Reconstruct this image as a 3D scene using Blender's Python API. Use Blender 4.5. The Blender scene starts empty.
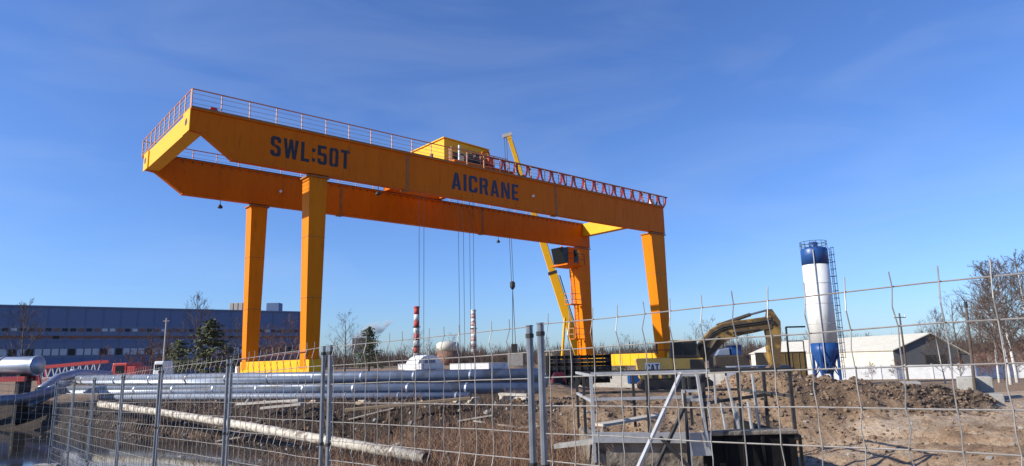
import bpy, math, random
from mathutils import Vector, Matrix, noise
R_ = random.Random(7)
scene = bpy.context.scene
col = scene.collection

# ------------------------------------------------------------------ camera, sky, sun, exposure
EYE = 1.7
PIT, ROL, FPX = 0.188, -0.025, 668.2
fw = Vector((0, math.cos(PIT), math.sin(PIT))); rt = Vector((1, 0, 0)); up = rt.cross(fw)
CR = rt*math.cos(ROL) + up*math.sin(ROL); CU = -rt*math.sin(ROL) + up*math.cos(ROL)
cam_d = bpy.data.cameras.new('camera'); cam = bpy.data.objects.new('camera', cam_d); col.objects.link(cam)
cam_d.sensor_width = 36; cam_d.lens = FPX/1024*36; cam_d.clip_start = 0.05; cam_d.clip_end = 20000
M4 = Matrix((CR, CU, -fw)).transposed().to_4x4(); M4.translation = Vector((0, 0, EYE)); cam.matrix_world = M4
scene.camera = cam

SUN_EL = math.radians(27.5)
SUN_H = Vector((-0.95, -0.30)).normalized()
SUN_V = Vector((SUN_H.x*math.cos(SUN_EL), SUN_H.y*math.cos(SUN_EL), math.sin(SUN_EL)))
world = bpy.data.worlds.new('World'); scene.world = world; world.use_nodes = True
wn = world.node_tree.nodes; wl = world.node_tree.links
for n in list(wn): wn.remove(n)
wo = wn.new('ShaderNodeOutputWorld'); bg = wn.new('ShaderNodeBackground'); sky = wn.new('ShaderNodeTexSky')
sky.sky_type = 'NISHITA'; sky.sun_disc = False; sky.sun_elevation = SUN_EL
sky.sun_rotation = math.atan2(SUN_H.x, SUN_H.y)
sky.air_density = 1.0; sky.dust_density = 0.5; sky.ozone_density = 2.0; sky.altitude = 20
bg.inputs['Strength'].default_value = 0.094
# thin cirrus over the blue
tc = wn.new('ShaderNodeTexCoord'); mp = wn.new('ShaderNodeMapping'); mp.inputs['Scale'].default_value = (1.6, 3.0, 7.0)
mp.inputs['Rotation'].default_value = (0.15, 0.25, 0.3)
nz = wn.new('ShaderNodeTexNoise'); nz.inputs['Scale'].default_value = 1.7; nz.inputs['Detail'].default_value = 7; nz.inputs['Distortion'].default_value = 0.5
cr_ = wn.new('ShaderNodeValToRGB'); cr_.color_ramp.elements[0].position = 0.47; cr_.color_ramp.elements[1].position = 0.82
cr_.color_ramp.elements[1].color = (0.11, 0.11, 0.11, 1)
mx = wn.new('ShaderNodeMix'); mx.data_type = 'RGBA'
mx.inputs['B'].default_value = (6.2, 6.8, 7.6, 1)
wl.new(tc.outputs['Generated'], mp.inputs[0]); wl.new(mp.outputs[0], nz.inputs['Vector']); wl.new(nz.outputs[0], cr_.inputs[0])
wl.new(cr_.outputs[0], mx.inputs['Factor']); tint = wn.new('ShaderNodeMix'); tint.data_type = 'RGBA'; tint.blend_type = 'MULTIPLY'; tint.inputs['Factor'].default_value = 1
tint.inputs['B'].default_value = (.66, .92, 1.46, 1)      # clear spring air: a deeper blue than the sky model's default
wl.new(sky.outputs[0], tint.inputs['A']); wl.new(tint.outputs['Result'], mx.inputs['A'])
wl.new(mx.outputs['Result'], bg.inputs['Color']); wl.new(bg.outputs[0], wo.inputs[0])
sl = bpy.data.lights.new('sun', 'SUN'); so = bpy.data.objects.new('sun', sl); col.objects.link(so)
sl.energy = 5.0; sl.angle = math.radians(0.53); sl.color = (1.0, 0.95, 0.84)
so.rotation_euler = SUN_V.to_track_quat('Z', 'Y').to_euler(); so.location = (-60, -10, 60)
scene.view_settings.view_transform = 'Standard'; scene.view_settings.look = 'None'
scene.view_settings.exposure = 0.42; scene.view_settings.gamma = 1.0

# ------------------------------------------------------------------ helpers
def at(px, py, Y):
    d = fw*FPX + CR*(px-512) + CU*(233-py)
    return d*(Y/d.y) + Vector((0, 0, EYE))
class MB:
    def __init__(s): s.v = []; s.f = []
    def add(s, vs, fs):
        b = len(s.v); s.v += [tuple(p) for p in vs]; s.f += [tuple(i+b for i in f) for f in fs]; return s
    def box(s, x0, x1, y0, y1, z0, z1):
        return s.add([(x0,y0,z0),(x1,y0,z0),(x1,y1,z0),(x0,y1,z0),(x0,y0,z1),(x1,y0,z1),(x1,y1,z1),(x0,y1,z1)],
              [(0,3,2,1),(4,5,6,7),(0,1,5,4),(1,2,6,5),(2,3,7,6),(3,0,4,7)])
    def hexa(s, lo, hi):      # 4 bottom points (ccw), 4 top points
        return s.add(list(lo)+list(hi), [(0,3,2,1),(4,5,6,7),(0,1,5,4),(1,2,6,5),(2,3,7,6),(3,0,4,7)])
    def beam(s, a, b, w, h=None, upv=(0,0,1)):   # rectangular bar
        a = Vector(a); b = Vector(b); h = h or w; d = (b-a).normalized(); u = Vector(upv)
        if abs(d.dot(u)) > .98: u = Vector((1,0,0))
        x = d.cross(u).normalized()*(w/2); y = x.cross(d).normalized()*(h/2)
        return s.hexa([a-x-y, a+x-y, a+x+y, a-x+y], [b-x-y, b+x-y, b+x+y, b-x+y])
    def tube(s, pts, r, n=6, cap=True):
        pts = [Vector(p) for p in pts]; rs = r if isinstance(r, (list, tuple)) else [r]*len(pts)
        base = len(s.v); px = None
        for i, p in enumerate(pts):
            d = (pts[min(i+1, len(pts)-1)] - pts[max(i-1, 0)])
            d = d.normalized() if d.length > 1e-9 else Vector((0,0,1))
            if px is None:
                px = d.cross(Vector((0,0,1)));
                if px.length < .05: px = d.cross(Vector((1,0,0)))
            px = (px - d*px.dot(d)).normalized(); py = d.cross(px)
            for k in range(n):
                a = 2*math.pi*k/n; s.v.append(tuple(p + (px*math.cos(a)+py*math.sin(a))*rs[i]))
        for i in range(len(pts)-1):
            for k in range(n):
                k2 = (k+1) % n; s.f.append((base+i*n+k, base+i*n+k2, base+(i+1)*n+k2, base+(i+1)*n+k))
        if cap:
            s.f.append(tuple(base+k for k in range(n))[::-1]); s.f.append(tuple(base+(len(pts)-1)*n+k for k in range(n)))
        return s
    def lathe(s, prof, n=24, c=(0,0,0)):   # list of (r,z)
        b = len(s.v)
        for r, z in prof:
            for k in range(n):
                a = 2*math.pi*k/n; s.v.append((c[0]+r*math.cos(a), c[1]+r*math.sin(a), c[2]+z))
        for i in range(len(prof)-1):
            for k in range(n):
                k2 = (k+1) % n; s.f.append((b+i*n+k, b+i*n+k2, b+(i+1)*n+k2, b+(i+1)*n+k))
        s.f.append(tuple(b+k for k in range(n))[::-1]); s.f.append(tuple(b+(len(prof)-1)*n+k for k in range(n)))
        return s
    def prism(s, poly, y0, y1):            # polygon in xz, extruded along y
        n = len(poly)
        return s.add([(x, y0, z) for x, z in poly] + [(x, y1, z) for x, z in poly],
              [tuple(range(n)), tuple(range(2*n-1, n-1, -1))] + [(i, i+n, (i+1) % n + n, (i+1) % n) for i in range(n)])
    def mesh(s, name, smooth=False):
        me = bpy.data.meshes.new(name); me.from_pydata(s.v, [], s.f); me.update()
        if smooth: me.polygons.foreach_set('use_smooth', [True]*len(me.polygons))
        return me
    def build(s, name, m, parent=None, smooth=False, loc=None, rz=0, bevel=0):
        me = s.mesh(name, smooth); me.materials.append(m)
        return put(name, me, parent, loc, rz, bevel)
def put(name, me, parent=None, loc=None, rz=0, bevel=0):
    o = bpy.data.objects.new(name, me); col.objects.link(o)
    if parent: o.parent = parent
    if loc is not None: o.location = loc
    if rz: o.rotation_euler = (0, 0, rz)
    if bevel:
        b = o.modifiers.new('bevel', 'BEVEL'); b.width = bevel; b.segments = 2; b.limit_method = 'ANGLE'
    return o
def tag(o, label=None, cat=None, group=None, kind=None):
    if label: o['label'] = label
    if cat: o['category'] = cat
    if group: o['group'] = group
    if kind: o['kind'] = kind
    return o
def thing(name, label, cat, loc=(0,0,0), rz=0, group=None):
    o = bpy.data.objects.new(name, None); col.objects.link(o); o.location = loc; o.rotation_euler = (0,0,rz)
    o.empty_display_size = .3
    return tag(o, label, cat, group)
def copy_tree(o, parent=None):
    c = o.copy(); col.objects.link(c); c.parent = parent
    for ch in list(o.children): copy_tree(ch, c)
    return c
def smst(a, b, x):
    t = max(0., min(1., (x-a)/(b-a))); return t*t*(3-2*t)

# ------------------------------------------------------------------ materials
def mat(name, c, rough=.6, metal=0., c2=None, scale=3., spread=(.35,.7), bump=0., bscale=20., spec=.5, coord='Object', stretch=(1,1,1), c3=None, s3=8., r3=(.6,.7)):
    m = bpy.data.materials.new(name); m.use_nodes = True; nt = m.node_tree; N = nt.nodes; L = nt.links
    b = N['Principled BSDF']; b.inputs['Roughness'].default_value = rough; b.inputs['Metallic'].default_value = metal
    b.inputs['Specular IOR Level'].default_value = spec
    b.inputs['Base Color'].default_value = (*c, 1)
    t = N.new('ShaderNodeTexCoord'); mpn = N.new('ShaderNodeMapping'); mpn.inputs['Scale'].default_value = stretch
    L.new(t.outputs[coord], mpn.inputs[0])
    out = None
    if c2:
        n = N.new('ShaderNodeTexNoise'); n.inputs['Scale'].default_value = scale; n.inputs['Detail'].default_value = 8; n.inputs['Roughness'].default_value = .65
        L.new(mpn.outputs[0], n.inputs['Vector'])
        r = N.new('ShaderNodeValToRGB'); r.color_ramp.elements[0].position = spread[0]; r.color_ramp.elements[1].position = spread[1]
        r.color_ramp.elements[0].color = (*c, 1); r.color_ramp.elements[1].color = (*c2, 1)
        L.new(n.outputs[0], r.inputs[0]); out = r.outputs[0]
        if c3:
            n3 = N.new('ShaderNodeTexNoise'); n3.inputs['Scale'].default_value = s3; n3.inputs['Detail'].default_value = 6
            L.new(mpn.outputs[0], n3.inputs['Vector'])
            r2 = N.new('ShaderNodeValToRGB'); r2.color_ramp.elements[0].position = r3[0]; r2.color_ramp.elements[1].position = r3[1]
            L.new(n3.outputs[0], r2.inputs[0])
            mix = N.new('ShaderNodeMix'); mix.data_type = 'RGBA'; L.new(r2.outputs[0], mix.inputs['Factor'])
            L.new(out, mix.inputs['A']); mix.inputs['B'].default_value = (*c3, 1); out = mix.outputs['Result']
        L.new(out, b.inputs['Base Color'])
        mr = N.new('ShaderNodeMapRange'); mr.inputs['To Min'].default_value = max(.05, rough-.1); mr.inputs['To Max'].default_value = min(1, rough+.12)
        L.new(n.outputs[0], mr.inputs[0]); L.new(mr.outputs[0], b.inputs['Roughness'])
    if bump:
        nb = N.new('ShaderNodeTexNoise'); nb.inputs['Scale'].default_value = bscale; nb.inputs['Detail'].default_value = 6
        L.new(mpn.outputs[0], nb.inputs['Vector'])
        bp = N.new('ShaderNodeBump'); bp.inputs['Strength'].default_value = bump; bp.inputs['Distance'].default_value = .05
        L.new(nb.outputs[0], bp.inputs['Height']); L.new(bp.outputs[0], b.inputs['Normal'])
    return m
ORANGE = mat('orange_paint', (.64,.148,.002), .5, spec=.1, c2=(.56,.122,.003), scale=.9, stretch=(1.6,1.6,.35), c3=(.30,.085,.012), s3=3.2, r3=(.58,.85), bump=.06, bscale=1.5)
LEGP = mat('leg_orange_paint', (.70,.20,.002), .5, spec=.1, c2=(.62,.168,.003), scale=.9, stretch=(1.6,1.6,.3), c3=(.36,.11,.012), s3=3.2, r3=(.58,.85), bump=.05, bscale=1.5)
YELLOW_LITP = mat('yellow_and_lit_orange_paint', (.80,.42,.006), .5, spec=.25, c2=(.74,.37,.014), scale=1.2, c3=(.5,.26,.03), s3=4, r3=(.6,.8))  # yellow paint; on the gantry crane it stands for sunlit orange
RAILP = mat('railing_paint', (.55,.24,.13), .5, c2=(.5,.19,.09), scale=4)
RAILW = mat('galvanised_rail', (.55,.54,.52), .4, .3, c2=(.45,.44,.43), scale=6)
REDP = mat('red_paint', (.45,.03,.025), .45, c2=(.36,.03,.025), scale=4)
DARKRED = mat('festoon_sheath', (.16,.025,.02), .5, c2=(.10,.02,.02), scale=5)
BLACK = mat('black_rubber', (.015,.015,.016), .7, c2=(.03,.028,.026), scale=6)
INK = mat('stencil_ink', (.012,.012,.02), .6, c2=(.02,.02,.03), scale=8)
INKBLUE = mat('stencil_navy_ink', (.012,.02,.06), .6, c2=(.018,.028,.075), scale=8)
SEAM = mat('joint_plate', (.34,.12,.012), .55, c2=(.2,.08,.015), scale=3)
STEEL = mat('galvanised_steel', (.21,.225,.25), .45, .55, c2=(.125,.135,.155), scale=9, c3=(.20,.15,.11), s3=14, r3=(.64,.78))
WIRE = mat('wire_steel', (.30,.285,.27), .55, .4, c2=(.2,.185,.17), scale=12, c3=(.22,.14,.09), s3=20, r3=(.6,.75))
DSTEEL = mat('dark_steel', (.028,.028,.03), .6, .2, spec=.3, c2=(.06,.055,.05), scale=5)
PIPE = mat('blue_pipe_jacket', (.17,.20,.265), .4, .35, c2=(.22,.245,.30), scale=2, c3=(.13,.125,.12), s3=2.2, r3=(.52,.72))
PIPEG = mat('silver_pipe_jacket', (.36,.39,.45), .38, .55, c2=(.29,.32,.38), scale=3)
WPIPE = mat('pale_pipe', (.52,.47,.39), .7, c2=(.4,.35,.28), scale=3, c3=(.16,.12,.09), s3=5, r3=(.5,.62))
CONC = mat('concrete', (.36,.34,.31), .85, c2=(.26,.245,.22), scale=4, bump=.25, bscale=18, c3=(.16,.14,.12), s3=5, r3=(.6,.75))
DCONC = mat('stained_concrete', (.27,.225,.175), .92, c2=(.12,.10,.08), scale=2.2, bump=.7, bscale=9, c3=(.07,.055,.045), s3=4, r3=(.52,.64))
TARP = mat('black_formwork', (.010,.010,.010), .9, spec=.1, c2=(.018,.017,.016), scale=3, bump=.3, bscale=6)
GALV = mat('pale_galvanised_angle', (.44,.44,.44), .5, .2, c2=(.32,.315,.31), scale=7, c3=(.25,.2,.16), s3=9, r3=(.62,.76))
WOOD = mat('raw_timber', (.36,.25,.14), .8, c2=(.27,.18,.1), scale=3, stretch=(1,1,6))
PALEWOOD = mat('weathered_timber', (.5,.45,.38), .8, c2=(.36,.31,.25), scale=5)
WHITE = mat('white_paint', (.76,.76,.74), .45, c2=(.66,.65,.62), scale=1.5, stretch=(1,1,.2), c3=(.46,.43,.39), s3=2.6, r3=(.58,.8))
CREAM = mat('cream_sheeting', (.62,.58,.48), .7, c2=(.52,.48,.4), scale=.6, c3=(.4,.37,.31), s3=1.2, r3=(.6,.8))
WALLW = mat('whitewashed_concrete', (.66,.66,.66), .8, c2=(.52,.52,.52), scale=1.2, c3=(.34,.33,.31), s3=1.5, r3=(.6,.75))
GABLE = mat('grey_and_shaded_gable_sheet', (.09,.09,.092), .7, c2=(.12,.12,.122), scale=.5, stretch=(3,3,.3))  # plain dark grey; on the hangar it holds the gable's shade
BLUE = mat('blue_paint', (.012,.06,.2), .4, c2=(.018,.07,.24), scale=2)
FACADE = mat('blue_cladding', (.085,.135,.25), .6, c2=(.10,.15,.265), scale=.05)
FACADE2 = mat('grey_blue_cladding', (.105,.145,.235), .55, c2=(.12,.16,.25), scale=.05)
RUSTB = mat('rust_band', (.25,.10,.055), .7, c2=(.13,.08,.07), scale=.6)
GLASSD = mat('dark_glass', (.010,.012,.015), .22, spec=.3)
CURT = mat('curtained_glass', (.5,.52,.55), .3, c2=(.3,.33,.38), scale=.3)
CATBODY = mat('machine_body_yellow', (.72,.44,.09), .5, c2=(.62,.36,.08), scale=1.5, c3=(.25,.17,.08), s3=2.5, r3=(.6,.75))
PINK = mat('chimney_faded_red', (.5,.27,.25), .7, c2=(.45,.25,.23), scale=.3)
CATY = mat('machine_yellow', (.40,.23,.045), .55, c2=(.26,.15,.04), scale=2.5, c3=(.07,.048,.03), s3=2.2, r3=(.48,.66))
CATD = mat('shaded_machine_yellow', (.12,.072,.026), .6, c2=(.06,.04,.02), scale=2, c3=(.30,.18,.04), s3=1.5, r3=(.55,.7))  # mottled machine yellow, darkened to hold the boom's shaded side
CATB = mat('machine_dark', (.045,.038,.03), .6, c2=(.09,.06,.035), scale=3)
RUBBERT = mat('tyre', (.02,.02,.021), .85, c2=(.045,.04,.036), scale=5)
BARK = mat('bark', (.115,.085,.065), .9, c2=(.07,.052,.042), scale=5)
TWIG = mat('twigs', (.105,.075,.06), .9, c2=(.07,.05,.04), scale=2)
TWIGR = mat('reddish_twigs', (.17,.085,.06), .9, c2=(.11,.06,.045), scale=2)
BIRCH = mat('birch_bark', (.55,.52,.48), .8, c2=(.16,.14,.13), scale=3, spread=(.55,.62), stretch=(1,1,3))
NEEDLE = mat('needles', (.045,.055,.02), .8, c2=(.105,.11,.04), scale=2)
STRAW = mat('dry_stalks', (.26,.16,.095), .9, c2=(.17,.09,.06), scale=3)
CLOD = mat('soil_clods', (.22,.148,.093), .95, c2=(.14,.092,.06), scale=2)
DCLOD = mat('dark_soil_clods', (.08,.057,.042), .95, c2=(.12,.084,.06), scale=2)
CHIMR = mat('chimney_red', (.42,.05,.045), .7, c2=(.36,.045,.04), scale=.3)
CHIMW = mat('chimney_white', (.62,.6,.58), .7, c2=(.52,.5,.48), scale=.3)
BRICK = mat('brown_brick', (.23,.12,.08), .85, c2=(.18,.1,.07), scale=.5)
OCHRE = mat('ochre_sheet', (.22,.14,.045), .6, c2=(.14,.09,.035), scale=1)
GREYB = mat('grey_blue_sheet', (.19,.22,.28), .55, c2=(.14,.165,.22), scale=1)

# ------------------------------------------------------------------ ground
def nz2(x, y, s, o=0.): return noise.noise(Vector((x*s+o, y*s-o, o*1.7)))
def fbm(x, y, s, o=0., oct=4):
    return noise.fractal(Vector((x*s+o, y*s+o*.7, o)), 0.9, 2.1, oct)
def yb(x): return (19.6 - .49*(x-1) if x < 1 else 19.6) + .9*nz2(x, 0, .35, 3.1) + .35*nz2(x, 0, 1.3, 9)
def yn(x): return (5.2 - .9*max(x, -4.) if x < 0 else 5.6) + .4*nz2(x, 1, .4, 5)
def soil(x, y):
    """height, colour kind (0 sandy track .. 1 brown earth .. 2 darkest earth)"""
    right = smst(6.8, 9.6, x + .8*nz2(x, y, .3, 2))
    b = yb(x); n_ = yn(x)
    pitd = -.55*(1-right) - .06*right
    top = .4
    zz_near = smst(n_, n_+2.2, y)
    z = pitd*zz_near
    ramp = smst(b-3.6, b, y)
    z = z + (top*(1-right*.75) - z)*ramp
    # far fall towards the right
    rf = smst(-.5, 7, x)
    z -= rf*(1.0*smst(24, 40, y) + 1.2*smst(45, 85, y))
    rough = smst(5, 8, y)*(1-.9*smst(45, 90, y))
    k = (.85-.35*smst(-1, 2, x))*ramp*(1-right) + (.75-.25*smst(-1, 2, x))*zz_near*(1-right) + .34*right
    # spoil heap at right
    dx = (x-9.6)/4.4; dy = (y-20.3)/2.4; m = max(0., 1-(dx*dx+dy*dy))
    if m > 0:
        m = m**.6; z += m*(.62 + .22*fbm(x, y, .9, 7)); k = max(k, 1.0*smst(0, .25, m)); k += .8*smst(10.0, 11.6, x)*smst(.1, .4, m)
        rough = max(rough, 1.5*smst(0, .2, m)); z += smst(0, .3, m)*(.09*fbm(x, y, 2.6, 5.1, 3) + .05*abs(nz2(x, y, 4.5, 8.2)))
    # low spoil ridge right behind the shaft
    d2 = math.exp(-((y-18.5)/1.6)**2)*smst(.5, 2, x)*(1-smst(7, 9, x)); z += d2*.16
    amp = .10 + .10*ramp*(1-right) - .02*right*(1-smst(14, 17, y))
    if x < -1.5: amp += .09*smst(-1.5, -4, x)*(1-ramp)*zz_near
    z += rough*amp*fbm(x, y, .55, 1.3, 5) + rough*.075*fbm(x, y, 2.1, 4.2, 3)
    bankf = ramp*(1-ramp)*4*(1-right)
    z += bankf*(.17*fbm(x*1.6, y*.6, .8, 8.8, 4))
    k += .45*smst(.35, .8, bankf)*smst(.1, .5, nz2(x, y, .35, 6.6)+.35)*(1-smst(0, 2, x))
    if x < .5: k += .45*ramp*(1-smst(b+4, b+7, y))*smst(.5, -1.5, x)
    if x < -1: k += .25*smst(.0, .4, nz2(x, y, .25, 2.6))*ramp
    z -= .26*smst(b+.1, b+.9, y)*(1-smst(b+4.5, b+6.5, y))*(1-smst(0, 2, x))
    # wheel ruts across the sandy track
    if x > 4 and 7 < y < 18:
        u = (x*.78 + y*.62); rr = right*smst(7, 8, y)*(1-smst(15, 17, y))
        z += rr*.065*math.sin(u*7.5 + 1.2*nz2(x, y, .6)) ; k += rr*.5*smst(.1, .9, math.sin(u*7.5+1.2*nz2(x, y, .6)+.9)) + rr*.3*max(0, fbm(x, y, .6, 3.3))
    k += .35*fbm(x, y, .4, 12) + .3*fbm(x, y, 1.7, 21, 3)
    k += 1.6*smst(-3, -6, x)*smst(4, 8, y)*(1-.5*ramp)*(1-smst(28, 34, y))*(.6+.6*nz2(x, y, .5, 4))  # soil colour darkens towards the far left of the cutting
    z -= .1*smst(-3.5, -6, x)*zz_near*(1-ramp)
    if y > 30 : k = k + (.8-k)*smst(30, 40, y)
    return z, max(0., min(2., k))
def gh(x, y): return soil(x, y)[0]
def graded(lo, hi, step, far0, far1, g):
    a = []; t = lo
    while t < hi: a.append(t); t += step
    a.append(hi); s = step; t = hi
    while t < far1: s *= g; t += s; a.append(t)
    s = step; t = lo; pre = []
    while t > far0: s *= g; t -= s; pre.append(t)
    return pre[::-1] + a
gx = graded(-13, 14, .13, -6000, 6000, 1.14); gy = graded(3, 25, .13, -6000, 9000, 1.13)
gv = []; gk = []
for y in gy:
    for x in gx:
        z, k = soil(x, y); gv.append((x, y, z)); gk.append(k)
nx = len(gx)
gf = [(j*nx+i, j*nx+i+1, (j+1)*nx+i+1, (j+1)*nx+i) for j in range(len(gy)-1) for i in range(nx-1)]
gme = bpy.data.meshes.new('ground'); gme.from_pydata(gv, [], gf); gme.update()
att = gme.attributes.new('soil_kind', 'FLOAT', 'POINT'); att.data.foreach_set('value', gk)
gme.polygons.foreach_set('use_smooth', [True]*len(gme.polygons))
gm = bpy.data.materials.new('earth'); gm.use_nodes = True; N = gm.node_tree.nodes; L = gm.node_tree.links
b = N['Principled BSDF']; b.inputs['Roughness'].default_value = .95; b.inputs['Specular IOR Level'].default_value = .2
an = N.new('ShaderNodeAttribute'); an.attribute_name = 'soil_kind'
tcn = N.new('ShaderNodeTexCoord'); n1 = N.new('ShaderNodeTexNoise'); n1.inputs['Scale'].default_value = 2.2; n1.inputs['Detail'].default_value = 10; n1.inputs['Roughness'].default_value = .7
L.new(tcn.outputs['Object'], n1.inputs['Vector'])
ma = N.new('ShaderNodeMath'); ma.operation = 'MULTIPLY_ADD'; ma.inputs[1].default_value = .5
L.new(an.outputs['Fac'], ma.inputs[0])
ms = N.new('ShaderNodeMath'); ms.operation = 'MULTIPLY_ADD'; ms.inputs[1].default_value = .7; ms.inputs[2].default_value = -.35
L.new(n1.outputs[0], ms.inputs[0]); L.new(ms.outputs[0], ma.inputs[2])
rp = N.new('ShaderNodeValToRGB'); E_ = rp.color_ramp.elements
E_[0].position = 0.0; E_[0].color = (.50,.39,.285,1); E_[1].position = 1.0; E_[1].color = (.045,.034,.027,1)
for p_, c_ in ((.2, (.40,.295,.2,1)), (.42, (.27,.18,.112,1)), (.62, (.165,.11,.07,1)), (.8, (.08,.056,.04,1))):
    e = E_.new(p_); e.color = c_
L.new(ma.outputs[0], rp.inputs[0])
n2 = N.new('ShaderNodeTexNoise'); n2.inputs['Scale'].default_value = 14; n2.inputs['Detail'].default_value = 6
L.new(tcn.outputs['Object'], n2.inputs['Vector'])
mm = N.new('ShaderNodeMix'); mm.data_type = 'RGBA'; mm.blend_type = 'MULTIPLY'; mm.inputs['Factor'].default_value = .55
L.new(rp.outputs[0], mm.inputs['A'])
r5 = N.new('ShaderNodeValToRGB'); r5.color_ramp.elements[0].position = .3; r5.color_ramp.elements[0].color = (.45,.45,.45,1); r5.color_ramp.elements[1].position = .65; r5.color_ramp.elements[1].color = (1.15,1.12,1.1,1)
L.new(n2.outputs[0], r5.inputs[0]); L.new(r5.outputs[0], mm.inputs['B']); L.new(mm.outputs['Result'], b.inputs['Base Color'])
bp = N.new('ShaderNodeBump'); bp.inputs['Strength'].default_value = .8; bp.inputs['Distance'].default_value = .08
n3 = N.new('ShaderNodeTexNoise'); n3.inputs['Scale'].default_value = 7; n3.inputs['Detail'].default_value = 8; n3.inputs['Roughness'].default_value = .7
L.new(tcn.outputs['Object'], n3.inputs['Vector']); L.new(n3.outputs[0], bp.inputs['Height']); L.new(bp.outputs[0], b.inputs['Normal'])
gme.materials.append(gm)
tag(put('ground', gme), kind='structure')

# standing melt water in the low left part of the cutting
wm = bpy.data.materials.new('muddy_water'); wm.use_nodes = True; b = wm.node_tree.nodes['Principled BSDF']
b.inputs['Base Color'].default_value = (.035,.033,.03,1); b.inputs['Roughness'].default_value = .06; b.inputs['Specular IOR Level'].default_value = .8
nb = wm.node_tree.nodes.new('ShaderNodeTexNoise'); nb.inputs['Scale'].default_value = 3; bb = wm.node_tree.nodes.new('ShaderNodeBump'); bb.inputs['Strength'].default_value = .4
wm.node_tree.links.new(nb.outputs[0], bb.inputs['Height']); wm.node_tree.links.new(bb.outputs[0], b.inputs['Normal'])
w = MB(); w.add([(-26,7,-.50),(-2.2,7,-.50),(-2.2,17,-.50),(-4.4,20,-.50),(-16,27,-.50),(-22,27,-.50)], [(0,1,2,3,4,5)])
tag(w.build('puddle_water', wm), kind='structure')

# ------------------------------------------------------------------ gantry crane
YAW = .719
CO = Vector((-16.52, 32.86, EYE-.107))
L_, S_, H_, T_, W_ = 40.37, 9.16, 11.0, 13.36, .42
crane = thing('gantry_crane', 'tall orange double girder gantry crane standing over the building site', 'gantry crane', CO, YAW)
def girder(y0, label):
    T_ = 13.36 if y0 < 1 else 13.26
    H_ = 11.06
    poly = [(0,12.27),(.55,12.2),(2.17,H_),(L_,H_),(L_,T_),(0,T_)]
    m = MB(); m.prism(poly, y0+.03, y0+W_-.03)
    m.prism([(-.0,T_),(L_+.05,T_),(L_+.05,T_+.05),(0,T_+.05)], y0-.08, y0+1.2)          # top flange
    m.prism([(2.17,H_-.05),(L_,H_-.05),(L_,H_-.002),(2.17,H_-.002)], y0-.03, y0+W_+.03)
    g = m.build('main_girder', ORANGE, crane); tag(g, label)
    for sx in (13.15, 26.6):
        s = MB(); s.box(sx-.09, sx+.09, y0+.012, y0+.0295, H_+.03, T_-.03)
        s.box(sx-.22, sx+.22, y0-.08, y0+W_+.08, H_-.1, H_-.053); s.build('splice_plate', SEAM, g)
        for q in range(2):
            bl = MB()
            for kz in range(12): bl.box(sx-.15+q*.26, sx-.11+q*.26, y0+.016, y0+.0295, H_+.15+kz*.18, H_+.19+kz*.18)
            tag(bl.build('bolt_row', SEAM, g), kind='stuff')
    for k in range(1, 18):
        if k in (6, 12): continue
        q_ = MB(); q_.box(k*2.24-.012, k*2.24+.012, y0+.022, y0+.0297, H_+.02, T_-.02); q_.build('plate_seam', ORANGE, g)
    for k in range(1, 2):                                                                        # rail clips on the top edge
        pass
    rl = MB(); rl.box(.4, L_-.3, y0+W_/2-.05, y0+W_/2+.05, T_+.052, T_+.19); rl.build('trolley_rail', DSTEEL, g)
    st = MB()
    for k in range(67): st.box(.3+k*.6, .36+k*.6, y0-.06, y0+.0, T_-.16, T_-.003)
    if y0 > 1: tag(st.build('flange_stiffeners', SEAM, g), kind='stuff')
    e = MB(); e.box(-.05, -.002, y0-.02 if y0 < 1 else y0-.6, y0+1.2 if y0 < 1 else y0+W_+.05, 12.2, T_+.05); ep = e.build('end_plate', YELLOW_LITP, g)  # end plate yellow carries the sunlit look of the orange paint
    h = MB(); hy = y0+.6 if y0 < 1 else y0+.05
    h.tube([(-.056, hy, 12.8), (-.051, hy, 12.8)], .2, 14); h.build('access_hole', INK, ep)
    return g
gA = girder(0, 'near girder lettered with load rating and maker name')
gB = girder(S_, 'far plain girder')
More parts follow.
